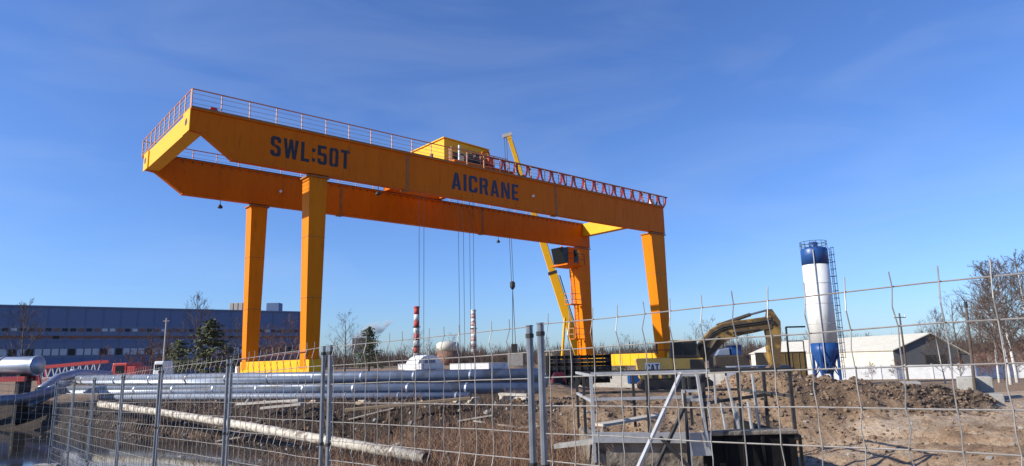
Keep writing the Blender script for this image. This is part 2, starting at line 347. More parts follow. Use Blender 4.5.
# splice lettering on the near girder
GL = {
 'A': (.54, [[(0,0),(.165,0),(.265,.62),(.265,1),(.18,1)], [(.54,0),(.36,1),(.275,1),(.275,.62),(.375,0)], [(.203,.2),(.337,.2),(.317,.33),(.223,.33)]]),
 'I': (.17, [[(0,0),(.17,0),(.17,1),(0,1)]]),
 'C': (.5, [[(.1,0),(.4,0),(.5,.1),(.5,.33),(.33,.33),(.33,.2),(.29,.16),(.21,.16),(.17,.2),(.17,.8),(.21,.84),(.29,.84),(.33,.8),(.33,.67),(.5,.67),(.5,.9),(.4,1),(.1,1),(0,.9),(0,.1)]]),
 'R': (.51, [[(0,0),(.16,0),(.16,1),(0,1)], [(.19,.84),(.29,.84),(.33,.8),(.33,.62),(.29,.58),(.19,.58),(.19,.42),(.27,.42),(.34,0),(.51,0),(.43,.46),(.5,.55),(.5,.9),(.4,1),(.19,1)]]),
 'N': (.54, [[(0,0),(.15,0),(.15,1),(0,1)], [(.165,.58),(.34,0),(.375,0),(.375,.42),(.2,1),(.165,1)], [(.39,0),(.54,0),(.54,1),(.39,1)]]),
 'E': (.44, [[(0,0),(.44,0),(.44,.16),(.17,.16),(.17,.42),(.38,.42),(.38,.57),(.17,.57),(.17,.84),(.44,.84),(.44,1),(0,1)]]),
 'S': (.5, [[(.1,0),(.4,0),(.5,.1),(.5,.44),(.42,.53),(.2,.61),(.17,.66),(.17,.8),(.21,.84),(.29,.84),(.33,.8),(.33,.7),(.5,.7),(.5,.9),(.4,1),(.1,1),(0,.9),(0,.6),(.08,.5),(.3,.42),(.33,.38),(.33,.2),(.29,.16),(.21,.16),(.17,.2),(.17,.3),(0,.3),(0,.1)]]),
 'W': (.76, [[(0,1),(.13,0),(.3,0),(.38,.55),(.46,0),(.63,0),(.76,1),(.6,1),(.54,.4),(.46,1),(.3,1),(.22,.4),(.16,1)]]),
 'L': (.44, [[(0,0),(.44,0),(.44,.16),(.17,.16),(.17,1),(0,1)]]),
 ':': (.17, [[(0,.08),(.17,.08),(.17,.26),(0,.26)], [(0,.58),(.17,.58),(.17,.76),(0,.76)]]),
 '5': (.5, [[(.1,0),(.4,0),(.5,.1),(.5,.52),(.4,.62),(.17,.62),(.17,.84),(.47,.84),(.47,1),(0,1),(0,.46),(.29,.46),(.33,.42),(.33,.2),(.29,.16),(.21,.16),(.17,.2),(.17,.3),(0,.3),(0,.1)]]),
 '0': (.5, [[(.1,0),(.235,0),(.235,.16),(.21,.16),(.17,.2),(.17,.8),(.21,.84),(.235,.84),(.235,1),(.1,1),(0,.9),(0,.1)], [(.265,0),(.4,0),(.5,.1),(.5,.9),(.4,1),(.265,1),(.265,.84),(.29,.84),(.33,.8),(.33,.2),(.29,.16),(.265,.16)]]),
 'T': (.5, [[(.16,0),(.34,0),(.34,.84),(.5,.84),(.5,1),(0,1),(0,.84),(.16,.84)]]),
}
def lettering(text, x0, x1, z0, h, y, gap, ink, parent):
    tot = sum(GL[c][0] for c in text) + gap*(len(text)-1); sx = (x1-x0)/tot; x = x0
    for c in text:
        m = MB()
        for poly in GL[c][1]: m.prism([(x+p*sx, z0+q*h) for p, q in poly], y-.006, y)
        m.build('letter', ink, parent); x += (GL[c][0]+gap)*sx
lettering('SWL:50T', 4.24, 9.07, 11.64, 1.16, .028, .13, INK, gA)
lettering('AICRANE', 16.65, 22.72, 11.6, 1.2, .028, .13, INKBLUE, gA)
# end beams in yellow, the sunlit look of the crane's orange paint
e = MB(); e.box(.02, .75, W_+.0, S_, 12.25, T_-.03); e.build('end_beam', YELLOW_LITP, crane)
e = MB(); e.box(L_-1.0, L_-.25, W_, S_, 12.1, T_-.03); e.build('end_beam', YELLOW_LITP, crane)
# legs
def leg(xt0, xt1, xb0, xb1, y0, y1):
    m = MB(); m.hexa([(xb0,y0+.12,-.1),(xb1,y0+.12,-.1),(xb1,y1-.12,-.1),(xb0,y1-.12,-.1)], [(xt0,y0,H_-.16),(xt1,y0,H_-.16),(xt1,y1,H_-.16),(xt0,y1,H_-.16)])
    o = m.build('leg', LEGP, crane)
    c = MB(); c.box(xt0-.1, xt1+.1, y0-.1, y1+.1, H_-.155, H_-.055); c.build('flange_collar', SEAM, o)
    for zf in (.36, .68):
        t = (zf); c = MB(); a = xb0+(xt0-xb0)*t; b2 = xb1+(xt1-xb1)*t; q = .12*(1-t)
        z = -.1+(H_-.06)*t; c.box(a-.012, b2+.012, y0+q-.012, y1-q+.012, z, z+.03); c.build('weld_seam', SEAM, o)
    return o
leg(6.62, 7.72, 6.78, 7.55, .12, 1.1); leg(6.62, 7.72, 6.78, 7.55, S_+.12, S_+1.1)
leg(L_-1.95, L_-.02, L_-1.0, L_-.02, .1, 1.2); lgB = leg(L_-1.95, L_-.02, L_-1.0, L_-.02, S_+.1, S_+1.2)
def sill(xc, y0, y1):
    m = MB(); m.box(xc-.36, xc+.36, y0, y1, -.62, .42)
    o = m.build('sill_beam', YELLOW_LITP, crane)  # sunlight on the beam's orange paint is put into this yellow
    rme = MB().box(xc-.39, xc-.362, 0, .05, -.55, .38).mesh('rib'); rme.materials.append(YELLOW_LITP)
    for k in range(11): put('rib', rme, o, (0, y0+.6+k*(y1-y0-1.2)/10, 0))
    for yy in (y0+.5, y0+1.5, y1-1.5, y1-.5):
        wb = MB(); wb.box(xc-.3, xc+.3, yy-.42, yy+.42, -.95, -.63); bo = wb.build('bogie', DSTEEL, crane)
        wh = MB(); wh.tube([(xc-.08,yy,-.95),(xc+.08,yy,-.95)], .27, 16); wh.build('wheel', DSTEEL, bo)
    return o
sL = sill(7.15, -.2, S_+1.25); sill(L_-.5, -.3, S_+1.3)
lp = MB(); lp.box(6.6, 6.85, S_+1.27, S_+1.6, -.4, .15); lp.build('buffer_box', WHITE, crane)
lr = MB(); lr.tube([(6.7,-.1,.45),(6.7,-.1,.85),(6.7,S_+1,.62),(6.7,S_+1,.45)], .025, 5); lr.build('guard_rail', DARKRED, crane)
# railings
def railing(p0, p1, n, h=1.05, loopmat=RAILP):
    p0 = Vector(p0); p1 = Vector(p1); d = (p1-p0)
    m = MB(); m.tube([p0+Vector((0,0,h)), p1+Vector((0,0,h))], .036, 6); r = m.build('railing', loopmat, crane)
    for q in (.27, .52, .78):
        m = MB(); m.tube([p0+Vector((0,0,h*q)), p1+Vector((0,0,h*q))], .014, 5); m.build('rail', RAILW, r)
    pm = MB(); pm.tube([(0,0,0),(0,0,h)], .035, 5); me = pm.mesh('post'); me.materials.append(loopmat)
    for k in range(n+1): put('post', me, r, p0 + d*(k/n))
    kb = MB(); kb.beam(p0+Vector((0,0,.07)), p1+Vector((0,0,.07)), .02, .12); kb.build('toe_board', SEAM, r)
    return r
zt = T_+.05
railing((-.0,-.03,zt), (L_,-.03,zt), 27)
railing((-.02,.05,zt), (-.02,S_+1.1,zt-.06), 10)
railing((0,S_+1.15,zt-.1), (L_,S_+1.15,zt-.1), 27)
b = MB(); b.hexa([(.9,.2,zt),(1.5,.2,zt),(1.5,.7,zt),(.9,.7,zt)],[(1.05,.25,zt+.38),(1.35,.25,zt+.38),(1.35,.65,zt+.38),(1.05,.65,zt+.38)]); b.build('end_stop', REDP, crane)
b = MB(); b.hexa([(L_-1.5,.2,zt),(L_-.9,.2,zt),(L_-.9,.7,zt),(L_-1.5,.7,zt)],[(L_-1.35,.25,zt+.7),(L_-1.05,.25,zt+.7),(L_-1.05,.65,zt+.7),(L_-1.35,.65,zt+.7)]); b.build('end_stop', WHITE, crane)
# festoon cable track and its loops, from the trolley to the right-hand end
m = MB(); m.beam((18.5,.2,zt+1.1), (L_+.9,.2,zt+1.1), .1, .1); ft = m.build('festoon_track', DARKRED, crane)
for k in range(4): m = MB(); m.beam((22+k*6,.2,zt+1.04),(22+k*6,.2,zt+.05), .06); m.build('track_bracket', SEAM, ft)
nl = 17; x0, x1 = 20.2, L_+.75
for k in range(nl):
    a = x0+(x1-x0)*k/nl; c = x0+(x1-x0)*(k+1)/nl; dp = (1.02 if k < nl-1 else .9)+.04*math.sin(k*2.3)
    for j in range(2):
        pts = []
        for i in range(11):
            t = i/10; sag = 1-abs(2*t-1)**1.7
            pts.append((a+(c-a)*(.5+(t-.5)*(.82+.6*math.sin(math.pi*t)))+.02*j, .2+(j-.5)*.09, zt+1.02-dp*sag*(1-.06*j)))
        m = MB(); m.tube(pts, .06, 5); m.build('cable_loop', REDP if (k+j) % 2 else DARKRED, ft)
    m = MB(); m.box(a-.12, a+.12, .1, .3, zt+.9, zt+1.13); m.build('cable_carrier', REDP, ft)
# lamps under the girders
for lx, ly in ((4.6, S_+.2), (28.5, S_+.2), (11.2, .3), (24.1,.02)):
    if ly < .1: m = MB(); m.tube([(lx,-.12,12.15),(lx,.026,12.15)], .1, 8); m.build('marker_lamp', WHITE, crane)
    else: m = MB(); m.tube([(lx,ly,H_-.05),(lx,ly,H_-.35)], .02, 5); m.lathe([(.04,.02),(.16,-.12),(.17,-.2),(.1,-.24)], 10, (lx,ly,H_-.34)); m.build('flood_lamp', DSTEEL, crane)
m = MB(); m.tube([(8.5,S_-.14,12.1),(8.5,S_+.026,12.1)], .1, 8); m.build('marker_lamp', WHITE, crane)
# operator cabin below the far girder, beside the rear right leg
cx0, cx1, cy0, cy1, cz0, cz1 = L_-4.4, L_-2.1, S_-.4, S_+1.2, 9.0, 10.75
m = MB(); m.box(cx0+.8, cx1, cy0, cy1, cz0, cz1); cab = m.build('operator_cabin', ORANGE, crane, bevel=.05)
m = MB(); m.hexa([(cx0+.35,cy0+.05,cz0+.15),(cx0+.79,cy0+.05,cz0+.15),(cx0+.79,cy1-.05,cz0+.15),(cx0+.35,cy1-.05,cz0+.15)], [(cx0,cy0+.05,cz1-.1),(cx0+.79,cy0+.05,cz1-.1),(cx0+.79,cy1-.05,cz1-.1),(cx0,cy1-.05,cz1-.1)]); m.build('window', GLASSD, cab)
m = MB(); m.box(cx0-.1, cx1+.1, cy0-.7, cy1, cz0-.14, cz0-.01); m.build('floor', ORANGE, cab)
m = MB(); m.box(cx1-.75, cx1-.15, cy0-.02, cy0-.003, cz0+.3, cz1-.2); m.build('window', GLASSD, cab)
m = MB(); m.beam((cx1-.5,cy0-.3,cz1-.3),(cx1-.25,cy0-.25,cz0+.9), .16); m.build('pillar', YELLOW_LITP, cab)
m = MB()
for xx in (cx0-.05, cx0+.9, cx1): m.tube([(xx,cy0-.65,cz0),(xx,cy0-.65,cz0+1.0)], .03, 5)
m.tube([(cx0-.05,cy0-.65,cz0+1),(cx1,cy0-.65,cz0+1)], .03, 5); m.tube([(cx0-.05,cy0-.65,cz0+.5),(cx1,cy0-.65,cz0+.5)], .02, 5); m.build('balcony_rail', DSTEEL, cab)
for xx in (cx0+.9, cx1-.3): m = MB(); m.beam((xx,S_+.6,cz1),(xx,S_+.6,H_-.052), .14); m.build('hanger', ORANGE, cab)
# zig-zag access stairs on the sunny side of the rear right leg
prev = None
for k, (zz, xo) in enumerate(((8.7,2.6),(5.2,2.15),(1.9,1.9),(-.7,1.7))):
    xa = L_-xo-.9; xb = L_-xo+.25
    if k in (1, 2):
        m = MB(); m.box(xa-.35, xb+.2, S_-.3, S_+.5, zz, zz+.08); pf = m.build('landing', ORANGE, crane)
        m = MB()
        for xx, yy in ((xa-.33,S_-.28),(xb,S_-.28),(xa-.33,S_+.48)): m.tube([(xx,yy,zz),(xx,yy,zz+1.05)], .035, 5)
        for q in (.5, 1.05): m.tube([(xb,S_-.28,zz+q),(xa-.33,S_-.28,zz+q),(xa-.33,S_+.48,zz+q)], .03, 5)
        m.build('landing_rail', RAILP, pf)
    if prev is not None:
        pz, px_ = prev; bx_ = L_-xo-.2; tx_ = L_-px_-.05
        lad = MB()
        for yy in (S_-.05, S_+.4): lad.beam((bx_-.1,yy,zz),(tx_,yy,pz), .09)
        ld = lad.build('ladder', ORANGE, crane)
        n = 10
        rg = MB()
        for i in range(1, n):
            t = i/n; rg.tube([(bx_-.1+(tx_-bx_+.1)*t,S_-.05,zz+(pz-zz)*t),(bx_-.1+(tx_-bx_+.1)*t,S_+.4,zz+(pz-zz)*t)], .025, 4)
        tag(rg.build('rungs', ORANGE, ld), kind='stuff')
        if k < 3:
            hr = MB(); hr.tube([(bx_-.45,S_-.1,zz+.7),(tx_-.45,S_-.1,pz+.2 if k > 1 else pz-1.2)], .03, 5); hr.build('handrail', RAILP, ld)
    prev = (zz, xo)
# runway beams the crane rolls on
for xc in (7.15, L_-.5):
    m = MB(); m.box(xc-.5, xc+.5, -5.5, 42, -2.6, -1.3); o = m.build('runway_beam', CONC, loc=CO, rz=YAW)
    tag(o, 'concrete runway beam under the %s legs of the gantry crane' % ('left' if xc < 20 else 'right'), 'runway', 'crane runway beams')
    m = MB(); m.box(xc-.05, xc+.05, -5.5, 42, -1.298, -1.22); m.build('rail', DSTEEL, o)

# hoist trolley
tr = thing('hoist_trolley', 'yellow hoist trolley with machinery house on top of the gantry girders', 'crane trolley', CO, YAW)
tz = T_+.2
m = MB(); m.box(17.2, 22.6, .45, .85, tz, tz+.35); m.box(17.2, 22.6, S_+.45, S_+.85, tz, tz+.35); m.box(17.2, 17.6, .85, S_+.45, tz+.02, tz+.33); m.box(22.2, 22.6, .85, S_+.45, tz+.02, tz+.33); m.build('trolley_frame', ORANGE, tr)
m = MB(); m.hexa([(17.8,2.5,tz+.36),(21.9,2.5,tz+.36),(21.9,6.9,tz+.36),(17.8,6.9,tz+.36)], [(17.8,2.5,16.1),(21.9,2.5,15.95),(21.9,6.9,15.95),(17.8,6.9,16.1)]); hs = m.build('machinery_house', YELLOW_LITP, tr, bevel=.04)
m = MB(); m.hexa([(17.7,2.4,16.105),(22.0,2.4,15.96),(22.0,7.0,15.96),(17.7,7.0,16.105)],[(17.7,2.4,16.18),(22.0,2.4,16.03),(22.0,7.0,16.03),(17.7,7.0,16.18)]); m.build('roof', YELLOW_LITP, hs)
m = MB(); m.box(17.77, 17.797, 3.9, 4.3, 14.7, 15.3); m.build('window', GLASSD, hs)
m = MB(); m.box(18.6, 20.1, 2.47, 2.497, 14.0, 15.2); m.build('door', DSTEEL, hs)
m = MB(); m.box(17.3, 22.5, .9, 2.45, tz+.34, tz+.42); m.build('walkway', ORANGE, tr)
for xx, hh, mm_ in ((18.1,1.3,RAILW),(18.9,.8,DSTEEL),(19.6,.9,DSTEEL),(20.9,.9,REDP)):
    m = MB(); m.box(xx, xx+.5, 1.1, 1.7, tz+.43, tz+.43+hh) if mm_ is not RAILW else m.box(xx, xx+.14, 1.1, 1.24, tz+.43, tz+.43+hh); m.build('motor_cabinet', mm_, tr, bevel=.03)
m = MB(); m.tube([(18.6,1.5,tz+.8),(20.2,1.5,tz+.8)], .35, 14); m.build('motor', DSTEEL, tr)
m = MB(); m.beam((20.3,1.2,tz+.4),(20.3,1.2,tz+1.6), .12); m.beam((20.3,1.2,tz+1.6),(20.9,1.2,tz+1.75), .12); m.beam((20.9,1.2,tz+.4),(20.9,1.2,tz+1.7), .12); m.build('gantry_bracket', ORANGE, tr)
m = MB()
for xx in (17.3, 18.6, 19.9, 21.2, 22.5): m.tube([(xx,.95,tz+.4),(xx,.95,tz+1.4)], .03, 5)
m.tube([(17.3,.95,tz+1.4),(22.5,.95,tz+1.4)], .03, 5); m.tube([(17.3,.95,tz+.9),(22.5,.95,tz+.9)], .02, 5); m.build('railing', RAILP, tr)
for xx in (17.6, 22.2):
    for yy in (.65, S_+.65): m = MB(); m.tube([(xx,yy-.07,tz+.1),(xx,yy+.07,tz+.1)], .22, 14); m.build('wheel', DSTEEL, tr)
m = MB(); m.tube([(18.2,4.4,tz+.2),(21.5,4.4,tz+.2)], .45, 14); m.build('hoist_drum', DSTEEL, tr)
# hoist ropes and the two lowered hook blocks
for k, (bx, by) in enumerate(((18.3,6.2),(21.2,4.4))):
    for dx, dy in ((-.22,0),(.22,0)) if k == 0 else ((-.8,0),(-.2,.15),(.3,0),(.75,.1)):
        m = MB(); m.tube([(bx+dx,by+dy,tz-.05),(bx+dx*.9,by+dy,-.65)], .02, 4); m.build('hoist_rope', DSTEEL, tr)
    m = MB(); m.box(bx-.9 if k else bx-.35, bx+.9 if k else bx+.35, by-.25, by+.35, -1.1, -.66); hb = m.build('hook_block', YELLOW_LITP, tr, bevel=.06)
    m = MB(); m.tube([(bx,by,-1.05),(bx+.1,by,-1.16),(bx+.3,by,-1.18),(bx+.42,by,-1.12),(bx+.4,by,-1.02)], .05, 8); m.build('hook', DSTEEL, hb)

# ------------------------------------------------------------------ mobile crane behind
bp_ = at(578, 352, 76); tp = at(509, 137, 76)
mc = thing('mobile_crane', 'yellow mobile crane with raised telescopic boom behind the gantry', 'mobile crane', (bp_.x, 76, gh(bp_.x, 76)))
def loc(p): return Vector(p) - Vector(mc.location)
b0, b1 = loc(bp_), loc(tp); dv = b1-b0
for k, (t0, t1, wd) in enumerate(((-.02,.36,.88),(.34,.60,.72),(.58,.81,.58),(.79,1.0,.45))):
    m = MB(); m.beam(b0+dv*t0, b0+dv*t1, wd*.8, wd, (1,0,0)); bo = m.build('boom_section', YELLOW_LITP, mc)
    m = MB(); ofs = Vector((wd*.5+.03,-wd*.2,.05)); m.beam(b0+dv*(t0+.03)+ofs, b0+dv*(t1-.02)+ofs, wd*.25, .06, (1,0,0)); m.build('boom_dark_strip', DSTEEL, bo)  # dark strip along the right side of each boom section
    c = b0+dv*t1; m = MB(); m.beam(c-dv.normalized()*.3, c, wd*.9, wd*1.14, (1,0,0)); m.build('boom_collar', DSTEEL if k != 3 else YELLOW_LITP, bo)
m = MB(); m.beam(b1+Vector((-.75,0,.1)), b1+Vector((.35,0,.35)), .4, .42); hd = m.build('boom_head', PALEWOOD, mc)
q = b0+dv*.15; m = MB(); m.tube([b0+Vector((-1.9,-.7,-1.0)), q+Vector((-.3,-.7,0))], .15, 10); m.build('luffing_cylinder', YELLOW_LITP, mc)
m = MB(); m.tube([b0+dv*.03+Vector((.55,-.6,0)), b0+dv*.34+Vector((.65,-.6,0))], .07, 6); m.build('boom_hose', BLACK, mc)
m = MB(); m.box(b0.x-2.4, b0.x+1.9, -1.2, 1.2, .9, 2.0); m.build('superstructure', YELLOW_LITP, mc, bevel=.1)
m = MB(); m.box(b0.x+1.95, b0.x+3.0, -1.25, 1.25, 1.0, 2.1); m.build('counterweight', DSTEEL, mc, bevel=.06)
m = MB(); m.box(b0.x-3.0, b0.x+6.5, -1.25, 1.25, .65, .95); m.build('carrier_frame', YELLOW_LITP, mc)
m = MB(); m.hexa([(b0.x+6.55,-1.2,.6),(b0.x+8.2,-1.2,.6),(b0.x+8.2,1.2,.6),(b0.x+6.55,1.2,.6)],[(b0.x+6.55,-1.15,2.1),(b0.x+7.9,-1.15,2.1),(b0.x+7.9,1.15,2.1),(b0.x+6.55,1.15,2.1)]); cb = m.build('cab', YELLOW_LITP, mc, bevel=.08)
m = MB(); m.box(b0.x+6.8, b0.x+7.8, -1.215, -1.203, 1.3, 1.95); m.build('window', GLASSD, cb)
for xx in (-2.0,-.4,5.2,7.0):
    for yy in (-1.1, 1.1): m = MB(); m.tube([(b0.x+xx,yy-.2,.55),(b0.x+xx,yy+.2,.55)], .55, 16); m.build('wheel', RUBBERT, mc)
# its hook and slings (rope falls from the boom head)
hk = loc(at(512.5, 286, 76)); hx = b1+Vector((-.45,0,.2))
for dx in (-.12, .14): m = MB(); m.tube([hx+Vector((dx,0,0)), hk+Vector((dx*.8,0,.5))], .03, 4); m.build('hoist_rope', DSTEEL, mc)
m = MB(); m.lathe([(.12,.55),(.3,.4),(.3,-.1),(.12,-.4)], 10, hk); m.build('hook_block', DSTEEL, mc)
sb = loc(at(514, 344, 76))
for dx in (-.16, .18): m = MB(); m.tube([hk+Vector((0,0,-.3)), sb+Vector((dx,0,0))], .035, 4); m.build('sling', DSTEEL, mc)
p = at(514, 352, 76)
ld = thing('lifted_block', 'pale grey concrete block hanging on slings below the mobile crane hook', 'concrete block', (p.x, 76, 0))
z1 = at(514, 353, 76).z; z0 = at(514, 366, 76).z
m = MB(); m.box(-.7, 1.0, -.6, .6, z0, z1); m.build('block', CONC, ld, bevel=.04)
m = MB(); m.box(-.3, .4, -.25, .25, z1+.003, z1+1.0); m.build('lifting_yoke', DSTEEL, ld, bevel=.05)

# ------------------------------------------------------------------ dark slatted trailer in front of the rear right leg
def truck_like(px0, px1, py0, py1, Y, depth):
    a = at(px0, py1, Y); c = at(px1, py0, Y); return a.x, c.x, a.z, c.z
x0, x1, z0, z1 = truck_like(549, 611, 353.5, 380, 54, 2.4)
g0 = gh((x0+x1)/2, 54)
tt = thing('slatted_trailer', 'black slatted high-sided trailer parked below the rear right crane leg', 'trailer', ((x0+x1)/2, 54, g0), .05)
hw = (x1-x0)/2; zb = z0-g0; zt_ = z1-g0
m = MB(); m.box(-hw, hw, 0, 2.4, zb, zb+.12); m.build('bed', DSTEEL, tt)
for k in range(6):
    h = (zt_-zb-.2)/6
    m = MB(); m.box(-hw+.02, hw-.02, -.03, .03, zb+.16+k*h, zb+.16+k*h+h*.88); m.build('side_board', TARP if k % 2 else DSTEEL, tt)
    m = MB(); m.box(-hw+.02, hw-.02, 2.37, 2.43, zb+.16+k*h, zb+.16+k*h+h*.88); m.build('side_board', TARP, tt)
for k in range(9): xx = -hw+.05+k*(2*hw-.1)/8; m = MB(); m.box(xx-.04, xx+.04, -.09, -.031, zb-.05, zt_); m.build('stake', DSTEEL, tt)
for s in (-1, 1): m = MB(); m.box(s*hw-.03, s*hw+.03, .04, 2.36, zb+.14, zt_-.05); m.build('end_board', TARP, tt)
for xx in (-1.6, -.5, .6):
    for yy in (.15, 2.2): m = MB(); m.tube([(xx,yy-.15,.5),(xx,yy+.15,.5)], .5, 16); m.build('wheel', RUBBERT, tt)
m = MB(); m.box(-hw, hw, .8, 1.6, zb-.35, zb-.01); m.build('chassis', DSTEEL, tt)
x0, x1, z0, z1 = truck_like(551, 566, 372, 383, 50, 1)
rb = thing('red_compressor', 'small red rounded machine at the end of the blue pipes', 'compressor', ((x0+x1)/2, 50, gh((x0+x1)/2, 50)))
g0 = rb.location.z; hw = (x1-x0)/2
m = MB(); m.hexa([(-hw,-.5,z0-g0),(hw,-.5,z0-g0),(hw,.5,z0-g0),(-hw,.5,z0-g0)],[(-hw*.6,-.4,z1-g0),(hw*.75,-.4,z1-g0),(hw*.75,.4,z1-g0),(-hw*.6,.4,z1-g0)]); m.build('hood', REDP, rb, bevel=.12)
m = MB(); m.box(-hw*.9, hw*.9, -.45, .45, z0-g0-.25, z0-g0-.01); m.build('frame', DSTEEL, rb)
for yy in (-.5, .5): m = MB(); m.tube([(0,yy-.08,.3),(0,yy+.08,.3)], .3, 14); m.build('wheel', RUBBERT, rb)

# ------------------------------------------------------------------ excavator
EY = 45
p = at(676, 393, EY)
ex = thing('excavator', 'yellow tracked excavator with arched boom working right of the crane', 'excavator', (p.x, EY, p.z), -.10)
def el(px, py, dy=0.): q = at(px, py, EY+dy) - Vector(ex.location); return Vector((q.x, dy, q.z))
for yy, lb in ((-1.2, 'near'), (1.2, 'far')):
    m = MB(); prof = [(-2.0,.05),(1.9,.05),(2.3,.35),(2.3,.65),(1.9,.95),(-2.0,.95),(-2.4,.65),(-2.4,.35)]
    m.prism(prof, yy-.3, yy+.3); t = m.build('track', CATB, ex, bevel=.05)
    sh = MB()
    for k in range(26):
        sh.box(-2.0+k*.155, -1.9+k*.155, yy-.32, yy+.32, -.02, .048); sh.box(-2.0+k*.155, -1.9+k*.155, yy-.32, yy+.32, .952, 1.0)
    sh.build('track_shoes', DSTEEL, t)
    for k in range(6): m = MB(); m.tube([(-1.7+k*.68,yy-.33,.3),(-1.7+k*.68,yy-.302,.3)], .2, 12); m.build('roller', DSTEEL, t)
m = MB(); m.box(-1.2,1.2,-.85,.85,.4,1.15); m.build('undercarriage', CATB, ex)
z0 = el(676,379).z; z1 = el(676,357.5).z; xl = el(636,365).x; xr = el(700,365).x
m = MB(); m.tube([(0,0,1.0),(0,0,z0)], .8, 20); m.build('slew_ring', DSTEEL, ex)
m = MB(); m.hexa([(xl+.25,-1.25,z0),(-.2,-1.25,z0),(-.2,1.25,z0),(xl+.25,1.25,z0)],[(xl,-1.25,z1),(-.2,-1.25,z1),(-.2,1.25,z1),(xl,1.25,z1)]); cw = m.build('counterweight', CATBODY, ex, bevel=.12)
m = MB(); m.box(-.19, xr, -1.25, 1.25, z0, z1-.05); m.build('engine_house', CATBODY, ex, bevel=.06)
m = MB(); m.box(.85, xr+.05, -1.275, -1.253, z0+.1, z1-.15); m.build('side_panel', CATB, ex)
m = MB(); m.box(xl+.5, xl+1.45, -1.268, -1.2525, z0+.5, z1-.3); pl_ = m.build('name_plate', WHITE, cw)
lettering_scale = .95
GL['K'] = GL['C']
xx = xl+.58
for c in 'CAT':
    m = MB()
    for poly in GL[c][1]: m.prism([(xx+q*.5, z0+.58+r*.42) for q, r in poly], -1.276, -1.2685)
    m.build('letter', INK, pl_); xx += GL[c][0]*.5+.02
m = MB(); m.box(-.19, xr-.1, -.2, 1.2, z1-.04, z1+.35); m.build('engine_hood', CATB, ex, bevel=.1)
zc0, zc1 = z1-.04, el(680,341.5).z; xa, xc_ = el(668,350).x, el(697,350).x
m = MB(); m.hexa([(xa,-1.25,zc0),(xc_,-1.25,zc0),(xc_,-.25,zc0),(xa,-.25,zc0)],[(xa+.1,-1.2,zc1),(xc_-.25,-1.2,zc1),(xc_-.25,-.3,zc1),(xa+.1,-.3,zc1)]); cb = m.build('cab', CATB, ex, bevel=.06)
m = MB(); m.box(xa+.15, xa+.75, -1.262, -1.235, zc0+.2, zc1-.12); m.build('window', GLASSD, cb)
m = MB(); m.box(xa+.85, xc_-.35, -1.262, -1.235, zc0+.2, zc1-.12); m.build('window', GLASSD, cb)
m = MB(); m.box(xa+.05, xc_-.2, -1.28, -.22, zc1+.001, zc1+.07); m.build('cab_roof', CATBODY, cb)
m = MB(); m.tube([(xa-.7,.2,zc0+.3),(xa-.7,.2,zc0+.95)], .06, 8); m.build('exhaust', DSTEEL, ex)
m = MB()
for xx in (-1.5,-.6,.3): m.tube([(xx,-1.15,z1),(xx,-1.15,z1+.5)], .025, 5)
m.tube([(-1.5,-1.15,z1+.5),(.3,-1.15,z1+.5)], .025, 5); m.build('hand_rail', DSTEEL, ex)
for xx in (-1.6,-1.0,-.4): m = MB(); m.box(xx, xx+.4, -1.262, -1.2525, z0+.12, z0+.4); m.build('vent', CATB, ex)
# boom, arm, cylinders
def plate(pts_top, pts_bot, w, mt, name, parent):
    m = MB(); poly = [(p.x, p.z) for p in pts_top] + [(p.x, p.z) for p in reversed(pts_bot)]; m.prism(poly, -w/2, w/2); return m.build(name, mt, parent, bevel=.03)
bt = [el(*q) for q in ((690,356),(700,341),(710,330),(720,324.5),(734,322),(750,320),(767,317.5))]
bb_ = [el(*q) for q in ((705,362),(713,352),(721,344),(729,339),(739,335.5),(752,333),(768,329))]
bm = plate(bt, bb_, .55, CATD, 'boom', ex)  # shade of the near side is put into the dark boom colour
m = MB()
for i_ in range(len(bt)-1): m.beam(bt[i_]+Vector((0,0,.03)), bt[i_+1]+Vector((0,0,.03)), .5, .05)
m.build('lit_top_plate', CATY, bm)  # lighter yellow strip paints the sunlit top edge
m = MB(); m.tube([(p_.x, -.32, p_.z-.22) for p_ in bt], .045, 6); m.tube([(p_.x, -.32, p_.z-.34) for p_ in bt], .04, 6); m.build('hoses', BLACK, bm)
for p_ in (bt[0].lerp(bb_[0],.5), bt[3].lerp(bb_[3],.6), bt[6].lerp(bb_[6],.5)): m = MB(); m.tube([(p_.x,-.36,p_.z),(p_.x,.36,p_.z)], .11, 10); m.build('pin', DSTEEL, bm)
at_ = [el(*q) for q in ((764,310),(768,310),(776,322),(777,340),(775.5,370))]; ab = [el(*q) for q in ((764,309.8),(763,318),(762,332),(765,345),(770,371))]
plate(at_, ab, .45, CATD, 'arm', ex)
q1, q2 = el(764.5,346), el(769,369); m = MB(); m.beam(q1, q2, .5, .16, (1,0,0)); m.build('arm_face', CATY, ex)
m = MB(); m.tube([el(716,326), el(748,315)], .13, 10); m.build('arm_cylinder', CATB, ex); m = MB(); m.tube([el(746,315.6), el(765,310.5)], .07, 8); m.build('cylinder_rod', STEEL, ex)
for dy in (-.42, .42): m = MB(); m.tube([el(704,356)+Vector((0,dy,0)), el(716,337)+Vector((0,dy,0))], .12, 8); m.build('boom_cylinder', CATB, ex)
m = MB(); m.tube([el(730,333)+Vector((0,-.35,0)), el(742,332)+Vector((0,-.4,0)), el(756,330)+Vector((0,-.35,0))], .06, 6); m.build('hose', BLACK, ex)
bk = [el(*q) for q in ((767,370),(777,369),(782,378),(780,387),(770,391),(760,388))]
m = MB(); m.prism([(p.x,p.z) for p in bk], -.55, .55); m.build('bucket', CATB, ex, bevel=.04)

